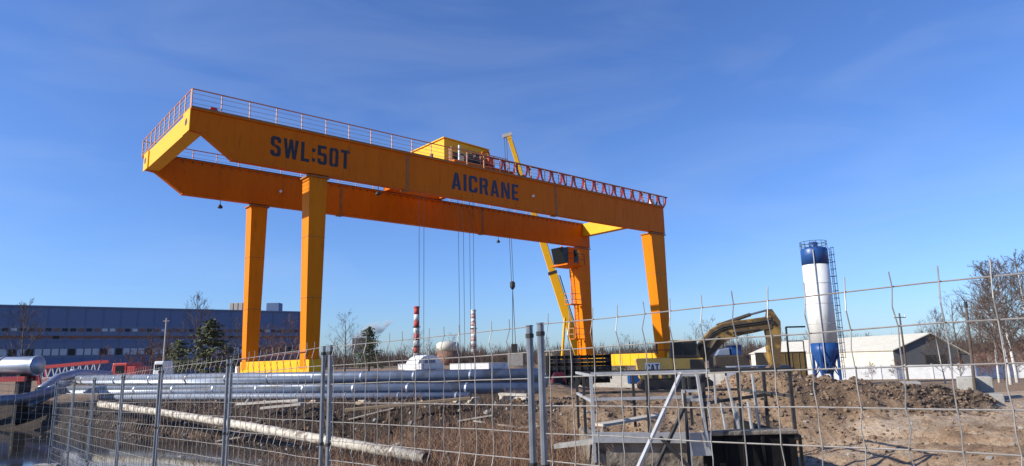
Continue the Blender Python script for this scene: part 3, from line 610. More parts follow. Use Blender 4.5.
# things standing around the excavator
def crate(name, label, cat, px0, px1, py0, py1, Y, depth, mt, group=None, ribs=0, trim=None):
    x0, x1, z0, z1 = truck_like(px0, px1, py0, py1, Y, depth); xm = (x0+x1)/2; hw = (x1-x0)/2
    t = thing(name, label, cat, (xm, Y, z0), 0, group)
    m = MB(); m.box(-hw, hw, 0, depth, 0, z1-z0); m.build('body', mt, t, bevel=.03)
    for k in range(ribs): xx = -hw+.1+k*(2*hw-.2)/max(1, ribs-1); m = MB(); m.box(xx-.03, xx+.03, -.035, -.002, .05, z1-z0-.05); m.build('rib', trim or mt, t)
    m = MB(); m.box(-hw-.04, hw+.04, -.05, depth+.04, z1-z0+.001, z1-z0+.07); m.build('roof', trim or mt, t)
    return t, hw, z1-z0
crate('site_container', 'grey blue site container behind the excavator arm', 'container', 738, 789, 366, 392, 52, 2.4, GREYB, ribs=9)
crate('storage_shed', 'low ochre brown storage shed left of the silo legs', 'shed', 772, 806, 352, 380, 66, 4, OCHRE, ribs=6)
t, hw, hh = crate('generator_box', 'blue generator set under the excavator boom', 'generator', 732, 741, 346, 355, 60, 1.6, BLUE)
m = MB(); m.box(-hw-1.6, hw+.6, -.2, 1.9, -1.7, -.05); m.build('skid', CATB, t, bevel=.1)
m = MB(); m.hexa([(-hw-1.5,-.1,-.04),(-hw-.15,-.1,-.04),(-hw-.15,1.6,-.04),(-hw-1.5,1.6,-.04)],[(-hw-1.1,0,.5),(-hw-.15,0,.65),(-hw-.15,1.5,.65),(-hw-1.1,1.5,.5)]); m.build('engine_hood', GREYB, t, bevel=.08)
m = MB(); m.tube([(-hw-.6,.3,.5),(-hw-.6,.3,1.2)], .07, 8); m.build('exhaust', DSTEEL, t)
for xx in (-hw-1.0, hw): m = MB(); m.tube([(xx,-.35,-1.75),(xx,-.1,-1.75)], .5, 16); m.build('wheel', RUBBERT, t)
crate('blue_tank', 'blue plastic water tank below the yellow sill beam', 'water tank', 630, 643, 371, 384, 48, 1, BLUE)
crate('white_toolbox', 'white metal box beside the blue water tank', 'box', 645, 656, 371, 383, 48.5, 1, WHITE)
# traffic cone
p = at(640.5, 386, 46); cn = thing('traffic_cone', 'small red traffic cone beside the white box near the excavator', 'traffic cone', (p.x, 46, gh(p.x, 46)))
m = MB(); m.box(-.2,.2,-.2,.2,0,.04); m.build('base', BLACK, cn); m = MB(); m.lathe([(.15,.041),(.03,.75)], 12); m.build('cone', REDP, cn)
# grey frame with a hanging pipe at left of the silo
p = at(791, 378, 60)
fr = thing('pipe_gantry', 'thin dark pipe frame with an arm beside the silo', 'pipe frame', (p.x, 60, p.z))
h = at(791, 327, 60).z-p.z; m = MB(); m.tube([(0,0,0),(0,0,h)], .09, 8); m.build('upright', DSTEEL, fr)
m = MB(); m.tube([(0,0,h),(1.7,0,h)], .07, 8); m.tube([(0,0,h*.72),(1.4,0,h*.72)], .05, 6); m.build('arm', DSTEEL, fr)
m = MB(); m.tube([(1.4,0,h*.72),(1.4,0,0)], .05, 6); m.build('upright', DSTEEL, fr)

# ------------------------------------------------------------------ silo
SY = 80; p = at(828, 379, SY)
si = thing('cement_silo', 'tall white cement silo with blue top and blue legs', 'silo', (p.x, SY, p.z))
zz = lambda py: at(820, py, SY).z - p.z
r = 1.5
m = MB(); m.lathe([(r,zz(343)),(r,zz(265))], 36); bd = m.build('shell', WHITE, si, True)
for py in (284, 304, 324): m = MB(); m.lathe([(r+.002,zz(py)-.04),(r+.03,zz(py)),(r+.002,zz(py)+.04)], 36); m.build('hoop_seam', RAILW, bd)
m = MB(); m.lathe([(r+.02,zz(264.8)),(r+.02,zz(250)),(r-.1,zz(248.5)),(.5,zz(246.5))], 36); tpc = m.build('top_band', BLUE, si, True)
m = MB(); m.lathe([(.5,zz(246.6)),(.5,zz(243)),(.42,zz(242))], 16); m.build('filter', BLUE, tpc)
m = MB()
for k in range(14): a = k*2*math.pi/14; m.tube([(r*math.cos(a),r*math.sin(a),zz(249)),(r*math.cos(a),r*math.sin(a),zz(242))], .03, 4)
for q in (242, 245): m.tube([(r*math.cos(k*math.pi/12),r*math.sin(k*math.pi/12),zz(q)) for k in range(25)], .03, 4, False)
m.build('guard_rail', DSTEEL, tpc)
m = MB(); m.lathe([(.3,zz(374)),(r*.72,zz(362)),(r,zz(352)),(r+.01,zz(343.2))], 36); m.build('hopper', BLUE, si, True)
for k in range(4):
    a = math.pi/4+k*math.pi/2; c, s = math.cos(a)*r*.95, math.sin(a)*r*.95
    m = MB(); m.beam((c,s,-.6),(c,s,zz(343.5)), .24); m.build('leg', BLUE, si)
    a2 = a+math.pi/2; c2, s2 = math.cos(a2)*r*.95, math.sin(a2)*r*.95
    m = MB(); m.beam((c,s,.2),(c2,s2,zz(352)), .1); m.build('brace', BLUE, si)
    m = MB(); m.beam((c,s,zz(352)),(c2,s2,.2), .1); m.build('brace', BLUE, si)
m = MB(); m.tube([(-r*.5,-r*.95,1.2),(-r*.5,-r*.95,zz(252)),(-r*.3,-r*.5,zz(246.5))], .06, 8); m.build('filler_pipe', RAILW, si)
lx, ly = r+.42, -.1
m = MB()
for yy in (-.25, .25): m.tube([(lx,ly+yy,0),(lx,ly+yy,zz(248))], .035, 4)
lad = m.build('ladder', BLUE, si)
m = MB()
for k in range(48): z = .2+k*zz(249)/48; m.tube([(lx,ly-.25,z),(lx,ly+.25,z)], .022, 4)
tag(m.build('rungs', BLUE, lad), kind='stuff')
m = MB()
for k in range(16):
    z = 2.4+k*(zz(248)-2.4)/15; m.tube([(lx+.38*math.cos(t_)+.05, ly+.38*math.sin(t_), z) for t_ in [(-2+i*.4) for i in range(11)]], .025, 4, False)
for t_ in (-1.2, 0, 1.2): m.tube([(lx+.38*math.cos(t_)+.05, ly+.38*math.sin(t_), 2.4),(lx+.38*math.cos(t_)+.05, ly+.38*math.sin(t_), zz(248))], .02, 4)
m.build('safety_cage', BLUE, lad)
m = MB()
for k in range(7): z = 2+k*2.0; m.beam((r,ly,z),(lx,ly,z), .06)
m.build('stand_offs', BLUE, lad)

# ------------------------------------------------------------------ hangar and white wall on the right
HY = 100
A = at(893, 350, HY); Pk = at(929, 333.5, HY); B_ = at(972, 357, HY)
gz = -2.6
hg = thing('hangar', 'low cream roofed hangar with gable coloured dark for its shade behind the white wall', 'hangar', (0,0,0))
ax = Vector((-.11, 1, 0)).normalized(); Lh = 46
def ext(p, t): return Vector(p) + ax*t
m = MB(); F = [Vector((A.x,HY,gz)), Vector((B_.x,HY,gz)), Vector((B_.x,HY,B_.z)), Vector((Pk.x,HY,Pk.z)), Vector((A.x,HY,A.z))]
Bk = [ext(q, Lh) for q in F]
m.add(F+Bk, [(0,1,2,3,4),(9,8,7,6,5),(0,4,9,5),(1,6,7,2),(0,5,6,1)]); m.build('walls', GABLE, hg)  # gable's shade is painted in as a dark wall colour
def slab(a, b_, th, over, name):
    a = Vector(a); b_ = Vector(b_); d = (b_-a).normalized(); n = Vector((-d.z,0,d.x)) if d.x > 0 else Vector((d.z,0,-d.x))
    n = n if n.z > 0 else -n
    a0 = a-d*over+n*.01; m = MB(); lo = [ext(a0,-.4), ext(b_+n*.01,-.4), ext(b_+n*.01,Lh+.4), ext(a0,Lh+.4)]
    m.hexa(lo, [q+n*th for q in lo]); m.build(name, CREAM, hg)
slab(F[4], F[3], .12, .3, 'roof_slope'); slab(F[2], F[3], .12, .3, 'roof_slope')
q0 = at(925,355,HY); m = MB(); m.box(q0.x, q0.x+3, HY-.05, HY-.003, gz, q0.z); m.build('gate', DSTEEL, hg)
# side wall panel in cream (sunny side)
m = MB(); s0 = F[0]; s1 = F[4]; nrm = Vector((-1,-.11,0)).normalized()*.03
m.hexa([s0+nrm*.2, s0+nrm*2, ext(s0,Lh)+nrm*2, ext(s0,Lh)+nrm*.2],[s1+nrm*.2+Vector((0,0,-.02)), s1+nrm*2+Vector((0,0,-.02)), ext(s1,Lh)+nrm*2+Vector((0,0,-.02)), ext(s1,Lh)+nrm*.2+Vector((0,0,-.02))]); m.build('side_cladding', CREAM, hg)
WY = 88
wt = thing('concrete_wall', 'long white panelled concrete wall in front of the hangar', 'wall', (0,0,0))
xw = at(838,370,WY).x; k = 0
ang = math.radians(-24); wt.location = (xw, 97, 0); wt.rotation_euler = (0,0,ang); xw = 0
while xw < 58:
    yy = 0
    m = MB(); m.box(xw+.02, xw+2.92, yy, yy+.14, -3.4, -.25 + .03*math.sin(k*3)); m.build('panel', WALLW, wt)
    m = MB(); m.box(xw+2.9, xw+3.06, yy-.08, yy+.2, -3.4, -.12); m.build('post', WALLW, wt)
    xw += 3.04; k += 1

# ------------------------------------------------------------------ blue factory on the left
a = Vector((-116, 152, 0)); c = Vector((-59.5, 194, 0)); d = (c-a).normalized(); ln = (c-a).length
fb = thing('blue_factory', 'long blue clad factory hall with window bands behind the site', 'factory', (c.x, c.y, 0), math.atan2(d.y, d.x))
HT = 16.6; LF = 150   # local x runs from -LF to 0 along the facade, y goes back
m = MB(); m.box(-LF, 0, 0, 40, -1, HT); wl_ = m.build('wall', FACADE, fb)
m = MB(); m.box(-LF-.3, .3, -.25, 40.3, HT+.002, HT+.35); m.build('parapet', FACADE2, fb)
m = MB(); m.box(-LF, -.05, -.06, -.003, 8.9, 12.3); m.build('cladding_band', FACADE2, fb)
m = MB(); m.box(-LF, -.05, -.09, -.061, 9.35, 9.95); m.build('rust_band', RUSTB, fb)
m = MB(); m.box(-LF, -.05, -.06, -.003, 4.7, 8.2); m.build('cladding_band', FACADE2, fb)
rw = random.Random(3)
wm1 = MB(); wm1.box(0,1.1,-.16,-.064,0,.7); meU = wm1.mesh('window'); meU.materials.append(GLASSD)
wm1 = MB(); wm1.box(0,1.1,-.16,-.064,0,.7); meU2 = wm1.mesh('window'); meU2.materials.append(RUSTB)
wm2 = MB(); wm2.box(0,1.3,-.16,-.064,0,1.5); meD = wm2.mesh('window'); meD.materials.append(CURT)
wm3 = MB(); wm3.box(0,1.3,-.16,-.064,0,1.5); meE = wm3.mesh('window'); meE.materials.append(GLASSD)
meW = MB().box(0,1.1,-.16,-.064,0,.7).mesh('window'); meW.materials.append(CURT)
for k in range(70):
    x = -LF+36+k*1.62
    put('window', rw.choice((meU, meU, meU2, meW)), wl_, (x, 0, 11.0))
    put('window', rw.choice((meD, meD, meD, meE)) if k < 60 else meE, wl_, (x, 0, 5.4))
    if k % 2: put('window', rw.choice((meU, meU2, meU2)), wl_, (x, -.03, 9.25))
for k in range(30):
    m = MB(); m.box(-LF+40+k*3.7, -LF+40.12+k*3.7, -.12, -.0915, .0, HT); m.build('panel_joint', FACADE, wl_)
def roofbox(px0, px1, py0, n, mt, label):
    Y = 190; x0_, x1_ = at(px0, 310, Y).x, at(px1, 310, Y).x; zt0 = at(px0, py0, Y).z
    for k in range(n):
        w_ = (x1_-x0_)/n
        t = thing('rooftop_unit', label if n == 1 else '%s of the three narrow pale ventilation stacks on the factory roof' % ('leftmost','middle','rightmost')[k], 'ventilation unit', (x0_+k*w_, Y, HT+.0), 0, 'factory rooftop units')
        m = MB(); m.box(0, w_*.86, 0, 3, .2, zt0-HT); m.build('casing', mt, t, bevel=.1)
        m = MB(); m.box(.1, w_*.8, .1, 2.9, -.02, .199); m.build('plinth', DSTEEL, t)
roofbox(229, 243, 303, 3, PALEWOOD, ''); roofbox(266, 281, 303, 1, FACADE, 'dark blue box shaped unit on the factory roof'); 

# ------------------------------------------------------------------ distant chimneys, tanks, sheds
def chimney(px, py0, Y, wpx, mats, n, label):
    p = at(px, 362, Y); base = 0.; top = at(px, py0, Y).z; r = wpx/2*Y/FPX
    t = thing('chimney', label, 'chimney', (p.x, Y, base))
    for k in range(n):
        z0_, z1_ = top*k/n, top*(k+1)/n; ra = r*(1.25-.3*k/n); rb_ = r*(1.25-.3*(k+1)/n)
        m = MB(); m.lathe([(ra, z0_), (rb_, z1_-.02)], 16); m.build('band', mats[(n-1-k) % 2], t, True)
    m = MB(); m.lathe([(r*1.12, top),(r*1.15, top+.7)], 16); m.build('rim', mats[0], t)
    for k in (2, 4): m = MB(); m.lathe([(r*1.5, top*k/6),(r*1.5, top*k/6+.3)], 16); m.build('gallery', DSTEEL, t)
chimney(416.5, 308, 300, 5.4, (CHIMR, CHIMW), 9, 'red and white banded chimney left of the white domed tank')
chimney(474, 311, 380, 5.0, (CHIMW, PINK), 14, 'slim pale chimney with thin red bands')
p = at(448, 362, 260); t = thing('storage_tank', 'cream topped round brown tank between the two chimneys', 'tank', (p.x, 260, 0))
r = 11*260/FPX; m = MB(); m.lathe([(r,0),(r,at(448,351,260).z)], 28); m.build('shell', BRICK, t, True)
m = MB(); m.lathe([(r*1.02,at(448,350.9,260).z),(r*1.02,at(448,344,260).z),(r*.8,at(448,342,260).z),(.3,at(448,341,260).z)], 28); m.build('dome', CREAM, t, True)
p = at(430, 368, 120); t = thing('arched_shelter', 'white arched fabric shelter beyond the blue pipes', 'shelter', (p.x, 120, .3), .5)
m = MB(); pr = [(2.6*math.cos(math.pi*i/14), 2.7*math.sin(math.pi*i/14)) for i in range(15)]; m.prism(pr, 0, 6); m.build('cover', WHITE, t)
m = MB(); m.box(-1,1,-.03,-.004,0,1.9); m.build('door', GREYB, t)
for i, (a_, b_, y0_, y1_, Y, lb) in enumerate(((395,424,363.8,367,110,'long low white roofed shed beyond the pipes, left of the arched shelter'),(446,492,363.2,367,105,'long low white roofed shed beyond the pipes, right of the arched shelter'),(352,371,338,350,280,'dark grey boiler house below the steam plume'))):
    sd, _, _ = crate('low_shed', lb, 'shed', a_, b_, y0_, y1_+3, Y, 6, WALLW if i < 2 else GABLE)
    if i < 2: sd.rotation_euler.z = -.5
crate('plank_stack', 'stack of pale timber pallets behind the fence post', 'timber stack', 541, 553, 352, 366, 58, 1.2, WOOD, ribs=3, trim=PALEWOOD)
# steam plume
vm = bpy.data.materials.new('steam'); vm.use_nodes = True; N = vm.node_tree.nodes; L = vm.node_tree.links; N.remove(N['Principled BSDF'])
pv = N.new('ShaderNodeVolumePrincipled'); pv.inputs['Color'].default_value = (.95,.95,.95,1)
nn = N.new('ShaderNodeTexNoise'); nn.inputs['Scale'].default_value = .16; nn.inputs['Detail'].default_value = 4; t_ = N.new('ShaderNodeTexCoord'); L.new(t_.outputs['Object'], nn.inputs['Vector'])
rr = N.new('ShaderNodeMapRange'); rr.inputs['From Min'].default_value = .42; rr.inputs['From Max'].default_value = .7; rr.inputs['To Max'].default_value = .6
L.new(nn.outputs[0], rr.inputs[0]); L.new(rr.outputs[0], pv.inputs['Density']); L.new(pv.outputs[0], N['Material Output'].inputs['Volume'])
p = at(363, 336, 300); m = MB()
m.tube([(-6,0,-6),(-4,0,-3.5),(-1,0,-.5),(3,0,2),(7,0,3.5),(10,0,5.5),(14,0,6.5)], [.8,2.2,3.2,3.4,2.9,2.0,.5], 12)
tag(m.build('steam_plume', vm, None, True, p), kind='stuff')

# ------------------------------------------------------------------ trees
def grow(m, p, d, ln, r, lev, rnd, spread, up_, n=4, kids=(4,6), taper=.62):
    pts = [Vector(p)]; rs = [r]; dd = Vector(d); seg = 4 if lev > 1 else 2
    for i in range(seg):
        dd = (dd + Vector((rnd.uniform(-1,1), rnd.uniform(-1,1), rnd.uniform(-.4,.8)*up_))*.13).normalized()
        pts.append(pts[-1]+dd*(ln/seg)); rs.append(r*(1-(1-taper*.4)*(i+1)/seg))
    m.tube(pts, rs, n if lev > 1 else 3, False)
    if lev == 0: return
    for k in range(rnd.randint(*kids)):
        t = rnd.uniform(.25, 1.0) if lev < 3 else rnd.uniform(.28, .98)
        i = min(seg-1, int(t*seg)); q = pts[i].lerp(pts[i+1], t*seg-i)
        a = rnd.uniform(0, 6.283); u = dd.orthogonal().normalized(); v = dd.cross(u)
        nd = (dd*(1-spread*.5) + (u*math.cos(a)+v*math.sin(a))*spread + Vector((0,0,up_*.35))).normalized()
        grow(m, q, nd, ln*rnd.uniform(.38,.62)*(1.15-.45*t), max(.015, rs[i]*.5), lev-1, rnd, spread, up_, n, kids, taper)
def tree_proto(name, label, seed, h, r, lev, spread, up_, kids, bark, twig, cat='tree', group=None):
    rnd = random.Random(seed)
    root = thing(name, label, cat, (0,0,0), 0, group)
    mt = MB(); pts = [Vector((0,0,-.3))]; rs = [r*1.25]; d = Vector((0,0,1)); n = 7
    for i in range(n):
        d = (d + Vector((rnd.uniform(-1,1), rnd.uniform(-1,1), .3))*.06).normalized(); pts.append(pts[-1]+d*(h/n)); rs.append(r*(1-.88*(i+1)/n))
    mt.tube(pts, rs, 7); mt.build('trunk', bark, root, True)
    mc_ = MB()
    for k in range(kids[2]):
        t = .22+.76*(k+rnd.random())/kids[2]; i = min(n-1, int(t*n)); q = pts[i].lerp(pts[i+1], t*n-i)
        a = k*2.4+rnd.uniform(-.5,.5); nd = Vector((math.cos(a)*spread, math.sin(a)*spread, .55+up_*t)).normalized()
        grow(mc_, q, nd, h*(.42*(1-t)+.13), max(.02, rs[i]*.45), lev, rnd, .62, up_, 4, kids[:2])
    mc_.build('crown', twig, root)
    return root
def conifer(name, label, seed, h, w):
    rnd = random.Random(seed); root = thing(name, label, 'tree', (0,0,0))
    m = MB(); m.tube([(0,0,-.3),(0,0,h*.5),(0,0,h)], [h*.022, h*.014, .02], 7); m.build('trunk', BARK, root, True)
    m = MB()
    for k in range(int(h*13)):
        t = .12+.88*k/(h*13); z = h*t; a = k*2.399+rnd.uniform(-.3,.3); rr_ = w*(1-t)**.55*rnd.uniform(.4,1.15)+.12
        dd = Vector((math.cos(a), math.sin(a), rnd.uniform(-.15,.28)))
        tip = Vector((0,0,z))+dd*rr_
        for j in range(22):
            s = rnd.uniform(.2,1); q = Vector((0,0,z)).lerp(tip, s)+Vector((rnd.uniform(-1,1),rnd.uniform(-1,1),rnd.uniform(-.5,.5)))*.16*rr_
            e1 = Vector((rnd.uniform(-1,1),rnd.uniform(-1,1),rnd.uniform(-.4,.6))).normalized()*rnd.uniform(.2,.42); e2 = e1.orthogonal().normalized()*.1
            m.add([q-e2, q+e2, q+e1], [(0,1,2)])
    m.build('crown', NEEDLE, root)
    return root
def place(o, px, Y, s=1., rz=0., z=None):
    p = at(px, 360, Y); o.location = (p.x, Y, gh(p.x, Y)-.05 if z is None else z); o.scale = (s,)*3; o.rotation_euler = (0,0,rz); return o
pr = [tree_proto('bare_tree', 'x', 11, 10, .15, 2, .8, .5, (4,6,16), BARK, TWIG),
      tree_proto('bare_tree', 'x', 23, 9, .13, 2, .55, .8, (4,6,18), BARK, TWIG),
      tree_proto('bare_tree', 'x', 35, 7, .09, 2, .9, .4, (5,6,16), BARK, TWIGR)]
birch = tree_proto('birch_tree', 'white stemmed leafless birch at the right edge of the site', 51, 9.5, .13, 2, .8, .45, (6,9,26), BIRCH, TWIG)
shrub = tree_proto('bare_shrub', 'x', 77, 3.2, .05, 2, .9, .6, (5,6,14), BARK, TWIGR, 'shrub')
place(birch, 1007, 50, .92, 1.0)
b2 = copy_tree(birch); b2['label'] = 'second leafless birch half cut by the right picture edge'; place(b2, 1027, 46, .9, 2.6)
b4 = copy_tree(birch); b4['label'] = 'tall leafless birch left of the right edge pair'; place(b4, 996, 62, .85, 4.1)
b5 = copy_tree(birch); b5['label'] = 'leafless birch between the two edge birches'; place(b5, 1014, 56, 1.05, 5.2)
b3 = copy_tree(birch); b3['label'] = 'slender pale birch sapling standing before the hangar gable'; place(b3, 942, 68, .55, .4)
c1 = conifer('pine_tree', 'bushy dark pine in front of the blue factory', 5, 5.2, 3.0); place(c1, 209, 70, 1.2, 0)
c2 = copy_tree(c1); c2['label'] = 'smaller dark pine left of the bushy pine by the factory'; place(c2, 178, 75, .85, 2)
c3 = conifer('pine_tree', 'lone dark pine right of the front left crane leg', 9, 6.6, 3.0); place(c3, 369, 112, 1.12, .5)
c4 = copy_tree(c1); c4['label'] = 'small dark pine on the horizon between the right crane legs'; place(c4, 620, 150, .95, 1.2)
used = {}
lab = {0: 'leafless brown spreading tree', 1: 'leafless slim upright tree', 2: 'leafless reddish brown tree'}
SPEC = [  # proto, px, Y, scale, place phrase, group
 (1, 25, 75, .98, 'in front of the factory at the far left'), (1, 197, 85, 1.12, 'behind the bushy pine'), (0, 345, 110, .95, 'left of the lone dark pine'),
 (1, 163, 80, .62, 'left of the two pines'), (2, 285, 75, .95, 'seen between the left crane legs'), (2, 268, 85, .9, 'just right of the rear left crane leg'), (0, 236, 88, .75, 'just left of the rear left crane leg'), (0, 150, 96, .7, 'among the shrubs left of the pines'),
 (0, 712, 120, 1.0, 'above the excavator cab'), (0, 730, 115, .72, 'above the excavator boom'), (0, 960, 100, 1.15, 'behind the hangar right eave'), (1, 945, 110, 1.1, 'behind the hangar ridge'), (1, 988, 95, 1.1, 'left of the birch behind the wall'), (0, 1015, 92, 1.0, 'behind the right birch beyond the wall'), (2, 105, 85, .6, 'left of the red truck')]
rt_ = random.Random(19)
for px in range(318, 545, 9): SPEC.append((rt_.choice((0,2,2)), px+rt_.uniform(-4,4), rt_.uniform(165,230), rt_.uniform(.62,1.05), None))
for px in list(range(545, 680, 12)): SPEC.append((rt_.choice((0,2)), px+rt_.uniform(-5,5), rt_.uniform(170,230), rt_.uniform(.7,1.05), None))
for px in list(range(690, 1030, 10)): SPEC.append((rt_.choice((0,1,2,2)), px+rt_.uniform(-4,4), rt_.uniform(160,190), rt_.uniform(.85,1.15), None))
for kind, px, Y, s, ph in SPEC:
    if kind in used: o = copy_tree(pr[kind])
    else: o = pr[kind]; used[kind] = 1
    if ph: o['label'] = lab[kind]+' '+ph
    else:
        side = 'along the horizon left of the fence posts' if px < 545 else ('along the horizon between the right crane legs' if px < 690 else 'in the far row right of the excavator')
        o['label'] = lab[kind]+' '+side; o['group'] = lab[kind]+'s '+side
    place(o, px, Y, s, rt_.uniform(0,6.28))
first = True
SH = [(978, 80, 1.2), (990, 78, 1.3), (1002, 82, 1.3), (1014, 76, 1.3), (1024, 80, 1.4), (958, 84, 1.0), (896, 86, .9), (870, 86, .8), (986, 22.1, .26), (979, 22.2, .24)]
for i, (px, Y, s) in enumerate(SH):
    o = shrub if first else copy_tree(shrub); first = False; o['group'] = 'leafless shrubs on the right'
    o['label'] = ('dead brown shrub on top of the concrete blocks' if Y < 40 else 'leafless reddish shrub thicket along the white wall'); place(o, px, Y, s, i*1.3)
    if Y < 40: o['group'] = 'dead shrubs on the concrete blocks'; o.location.z = at(px, 377, Y).z
for i in range(16):
    o = copy_tree(shrub); px = 128+i*11+rt_.uniform(-4,4)
    o['label'] = 'leafless reddish shrub in the thicket before the factory'; o['group'] = 'shrub thicket before the factory'; place(o, px, rt_.uniform(78,100), rt_.uniform(.9,1.5), i*1.7)
# far wood reading as one mass along the horizon
m = MB(); rf_ = random.Random(4)
for k in range(1400):
    Y = rf_.uniform(260, 400); X = rf_.uniform(-260, 420); h = rf_.uniform(6, 12)
    for j in range(34):
        bx = X+rf_.gauss(0, 1.4); z0_ = h*rf_.uniform(0,.5); z1_ = z0_+h*rf_.uniform(.25,.6)*(1 if abs(bx-X) < 1.5 else .7); w_ = rf_.uniform(.06,.16); tx = bx+rf_.gauss(0,1.0); yy = Y+rf_.gauss(0,1.2)
        m.add([(bx-w_,yy,z0_-1),(bx+w_,yy,z0_-1),(bx,yy+w_,z0_-1),(tx,yy,z1_-1)], [(0,1,3),(1,2,3),(2,0,3)])
tag(m.build('far_wood', TWIG), 'brown leafless wood along the horizon', 'wood', kind='stuff')

# ------------------------------------------------------------------ pipes
def pipe(name, label, pts, r, mt, group=None, seam=2.2, cap=None):
    pts = [Vector(p) for p in pts]; o = pts[0].copy()
    t = thing(name, label, 'pipe', o, 0, group)
    m = MB(); m.tube([p-o for p in pts], r, 20); m.build('jacket', mt, t, True)
    acc = 0
    me = None
    for a_, b_ in zip(pts, pts[1:]):
        ln = (b_-a_).length; d_ = (b_-a_)/ln; s = seam-acc
        while s < ln:
            c = a_+d_*s-o; mm2 = MB(); mm2.tube([c-d_*.04, c-d_*.03, c+d_*.03, c+d_*.04], [r+.001, r+.012, r+.012, r+.001], 20, False); mm2.build('seam_band', cap or mt, t); s += seam
        acc = ln-(s-seam)
    return t
def runp(pxl, Yl, pyl, pxr, Yr, pyr): return at(pxl, pyl, Yl), at(pxr, pyr, Yr)
G = 'insulated pipes stacked before the crane'
a, c = runp(78, 31, 380, 541, 21.6, 375)
e1 = at(62, 385, 30.2); e2 = at(47, 393, 29); e3 = at(20, 399, 27.5); e4 = at(-40, 403, 25)
pipe('insulated_pipe', 'topmost blue jacketed pipe, bending down at its left end', [e4, e3, e2, e1, a, c], .205, PIPE, G)
a, c = runp(66, 30, 390, 543, 20.8, 388)
f1 = at(30, 405, 28)
pipe('insulated_pipe', 'lower front blue jacketed pipe with pale underside', [f1, a, c], .17, PIPE, G, cap=PIPEG)
a, c = runp(92, 32.5, 382, 546, 22.4, 381)
pipe('insulated_pipe', 'rear blue jacketed pipe hidden behind the topmost one', [a, c], .2, PIPE, G)
a, c = runp(44, 29.6, 389, 76, 31.6, 374)
pipe('insulated_pipe', 'short silver pipe bend shining at the left end of the stack', [at(40,392,29.4), a, at(58,379,30.7), c, at(110,376,33)], .24, PIPEG, G)
a, c = runp(100, 29.2, 397, 470, 21.4, 396)
pipe('insulated_pipe', 'grey bottom pipe lying in shade under the stack', [a, c], .12, GREYB, G)
sc = 0
for k in range(9):
    px = 120+k*50; Y = 30.4-(px-72)*.0205
    p = at(px, 396, Y); zg = gh(p.x, Y); zp = at(px, 390, Y).z-.2
    t = thing('timber_sleeper', 'timber sleeper propping the blue pipes, number %s from the left' % ('one','two','three','four','five','six','seven','eight','nine')[k], 'sleeper', (p.x, Y, zg), .45, 'sleepers under the pipes')
    m = MB(); m.box(-.16, .16, -.9, 1.6, -.1, max(.12, zp-zg-.25)); m.build('beam', WOOD, t, bevel=.02)
    m = MB(); m.box(-.12, .12, -.6, 1.3, max(.12, zp-zg-.25)+.003, max(.3, zp-zg)); m.build('wedge', PALEWOOD, t, bevel=.02)
# white pipe lying on the bank
wp = []
for px, py, Y in ((100, 404, 25.5), (165, 413, 23), (240, 425, 19.6), (330, 441, 16.2), (426, 458, 13.2)): wp.append(at(px, py, Y))
t = pipe('white_pipe', 'dirty white plastic pipe lying down the bank of the cutting', wp, .115, WPIPE, seam=2.9)
m = MB(); d_ = (wp[-1]-wp[-2]).normalized(); c = wp[-1]-wp[0]; m.tube([c+d_*.004, c+d_*.008], .09, 16); m.build('open_end', INK, t)
m = MB(); p = at(447, 452, 13.1); m.tube([p, p+Vector((.25,.1,-.75))], .035, 8); tag(m.build('white_stake', WPIPE), 'short slanting white stake below the white pipe end', 'stake')
# planks lying in front of the pipes
for i, (x0_, y0_, x1_, y1_, Y0, Y1, lb) in enumerate(((238,404,300,400,22.2,21.6,'pale plank lying below the pipes left of the fence post'),(262,408,302,404,21.2,21.0,'weathered plank below the upper pale plank'),(528,395,500,394,19.8,20.2,'small yellow plank end under the pipes'),(345,410,470,398,19.5,19.9,'long brown plank on the lip of the bank'))):
    a = at(x0_, y0_, Y0); c = at(x1_, y1_, Y1); a.z = max(a.z, gh(a.x,Y0)+.06); c.z = max(c.z, gh(c.x,Y1)+.06)
    m = MB(); m.beam(a, c, .24, .07); tag(m.build('plank', PALEWOOD if i != 3 else WOOD), lb, 'plank', 'planks on the bank')

# ------------------------------------------------------------------ left side: tank, lattice boom, red truck
p = at(0, 376, 28); q = at(38, 376, 28); zc_ = at(20, 366, 28).z
t = thing('steel_tank', 'horizontal shiny steel tank on a red frame at the left edge', 'tank', (q.x, 28, gh(q.x, 28)))
zc_ -= t.location.z; n_ = (Vector((-1,.12,0))).normalized()
m = MB(); m.tube([Vector((0,0,zc_)), Vector((0,0,zc_))+n_*.12, Vector((0,0,zc_))+n_*4], [.36,.38,.38], 24); m.build('shell', PIPEG, t, True)
for s in (.1, 1.6, 3.0): m = MB(); c = Vector((0,0,zc_))+n_*s; m.tube([c-n_*.05, c+n_*.05], .41, 24); m.build('hoop', PIPEG, t)
m = MB(); m.box(-4, -.3, -.35, -.2, zc_-.62, zc_-.42); m.box(-4, -.3, .3, .45, zc_-.62, zc_-.42); m.build('frame', REDP, t)
for xx in (-.6, -2.2, -3.6): m = MB(); m.box(xx-.08, xx+.08, -.3, .4, -.1, zc_-.35); m.build('leg', DSTEEL, t)
a = at(38, 367.5, 48); c = at(101, 361.5, 48); gzz = gh(-30, 48)
t = thing('lattice_boom', 'red lattice boom lying on the ground left of the red truck', 'crane jib', (a.x, 48, a.z)); dd = c-a
for yy, zo in ((0,0),(.9,0)): m = MB(); m.beam(Vector((0,yy,zo)), dd+Vector((0,yy,zo)), .16, .2); m.build('top_chord', REDP, t)
for yy in (0, .9): m = MB(); m.beam(Vector((.3,yy,-.75)), Vector((dd.x,yy,-.55)), .07); m.build('bottom_chord', RAILW, t)
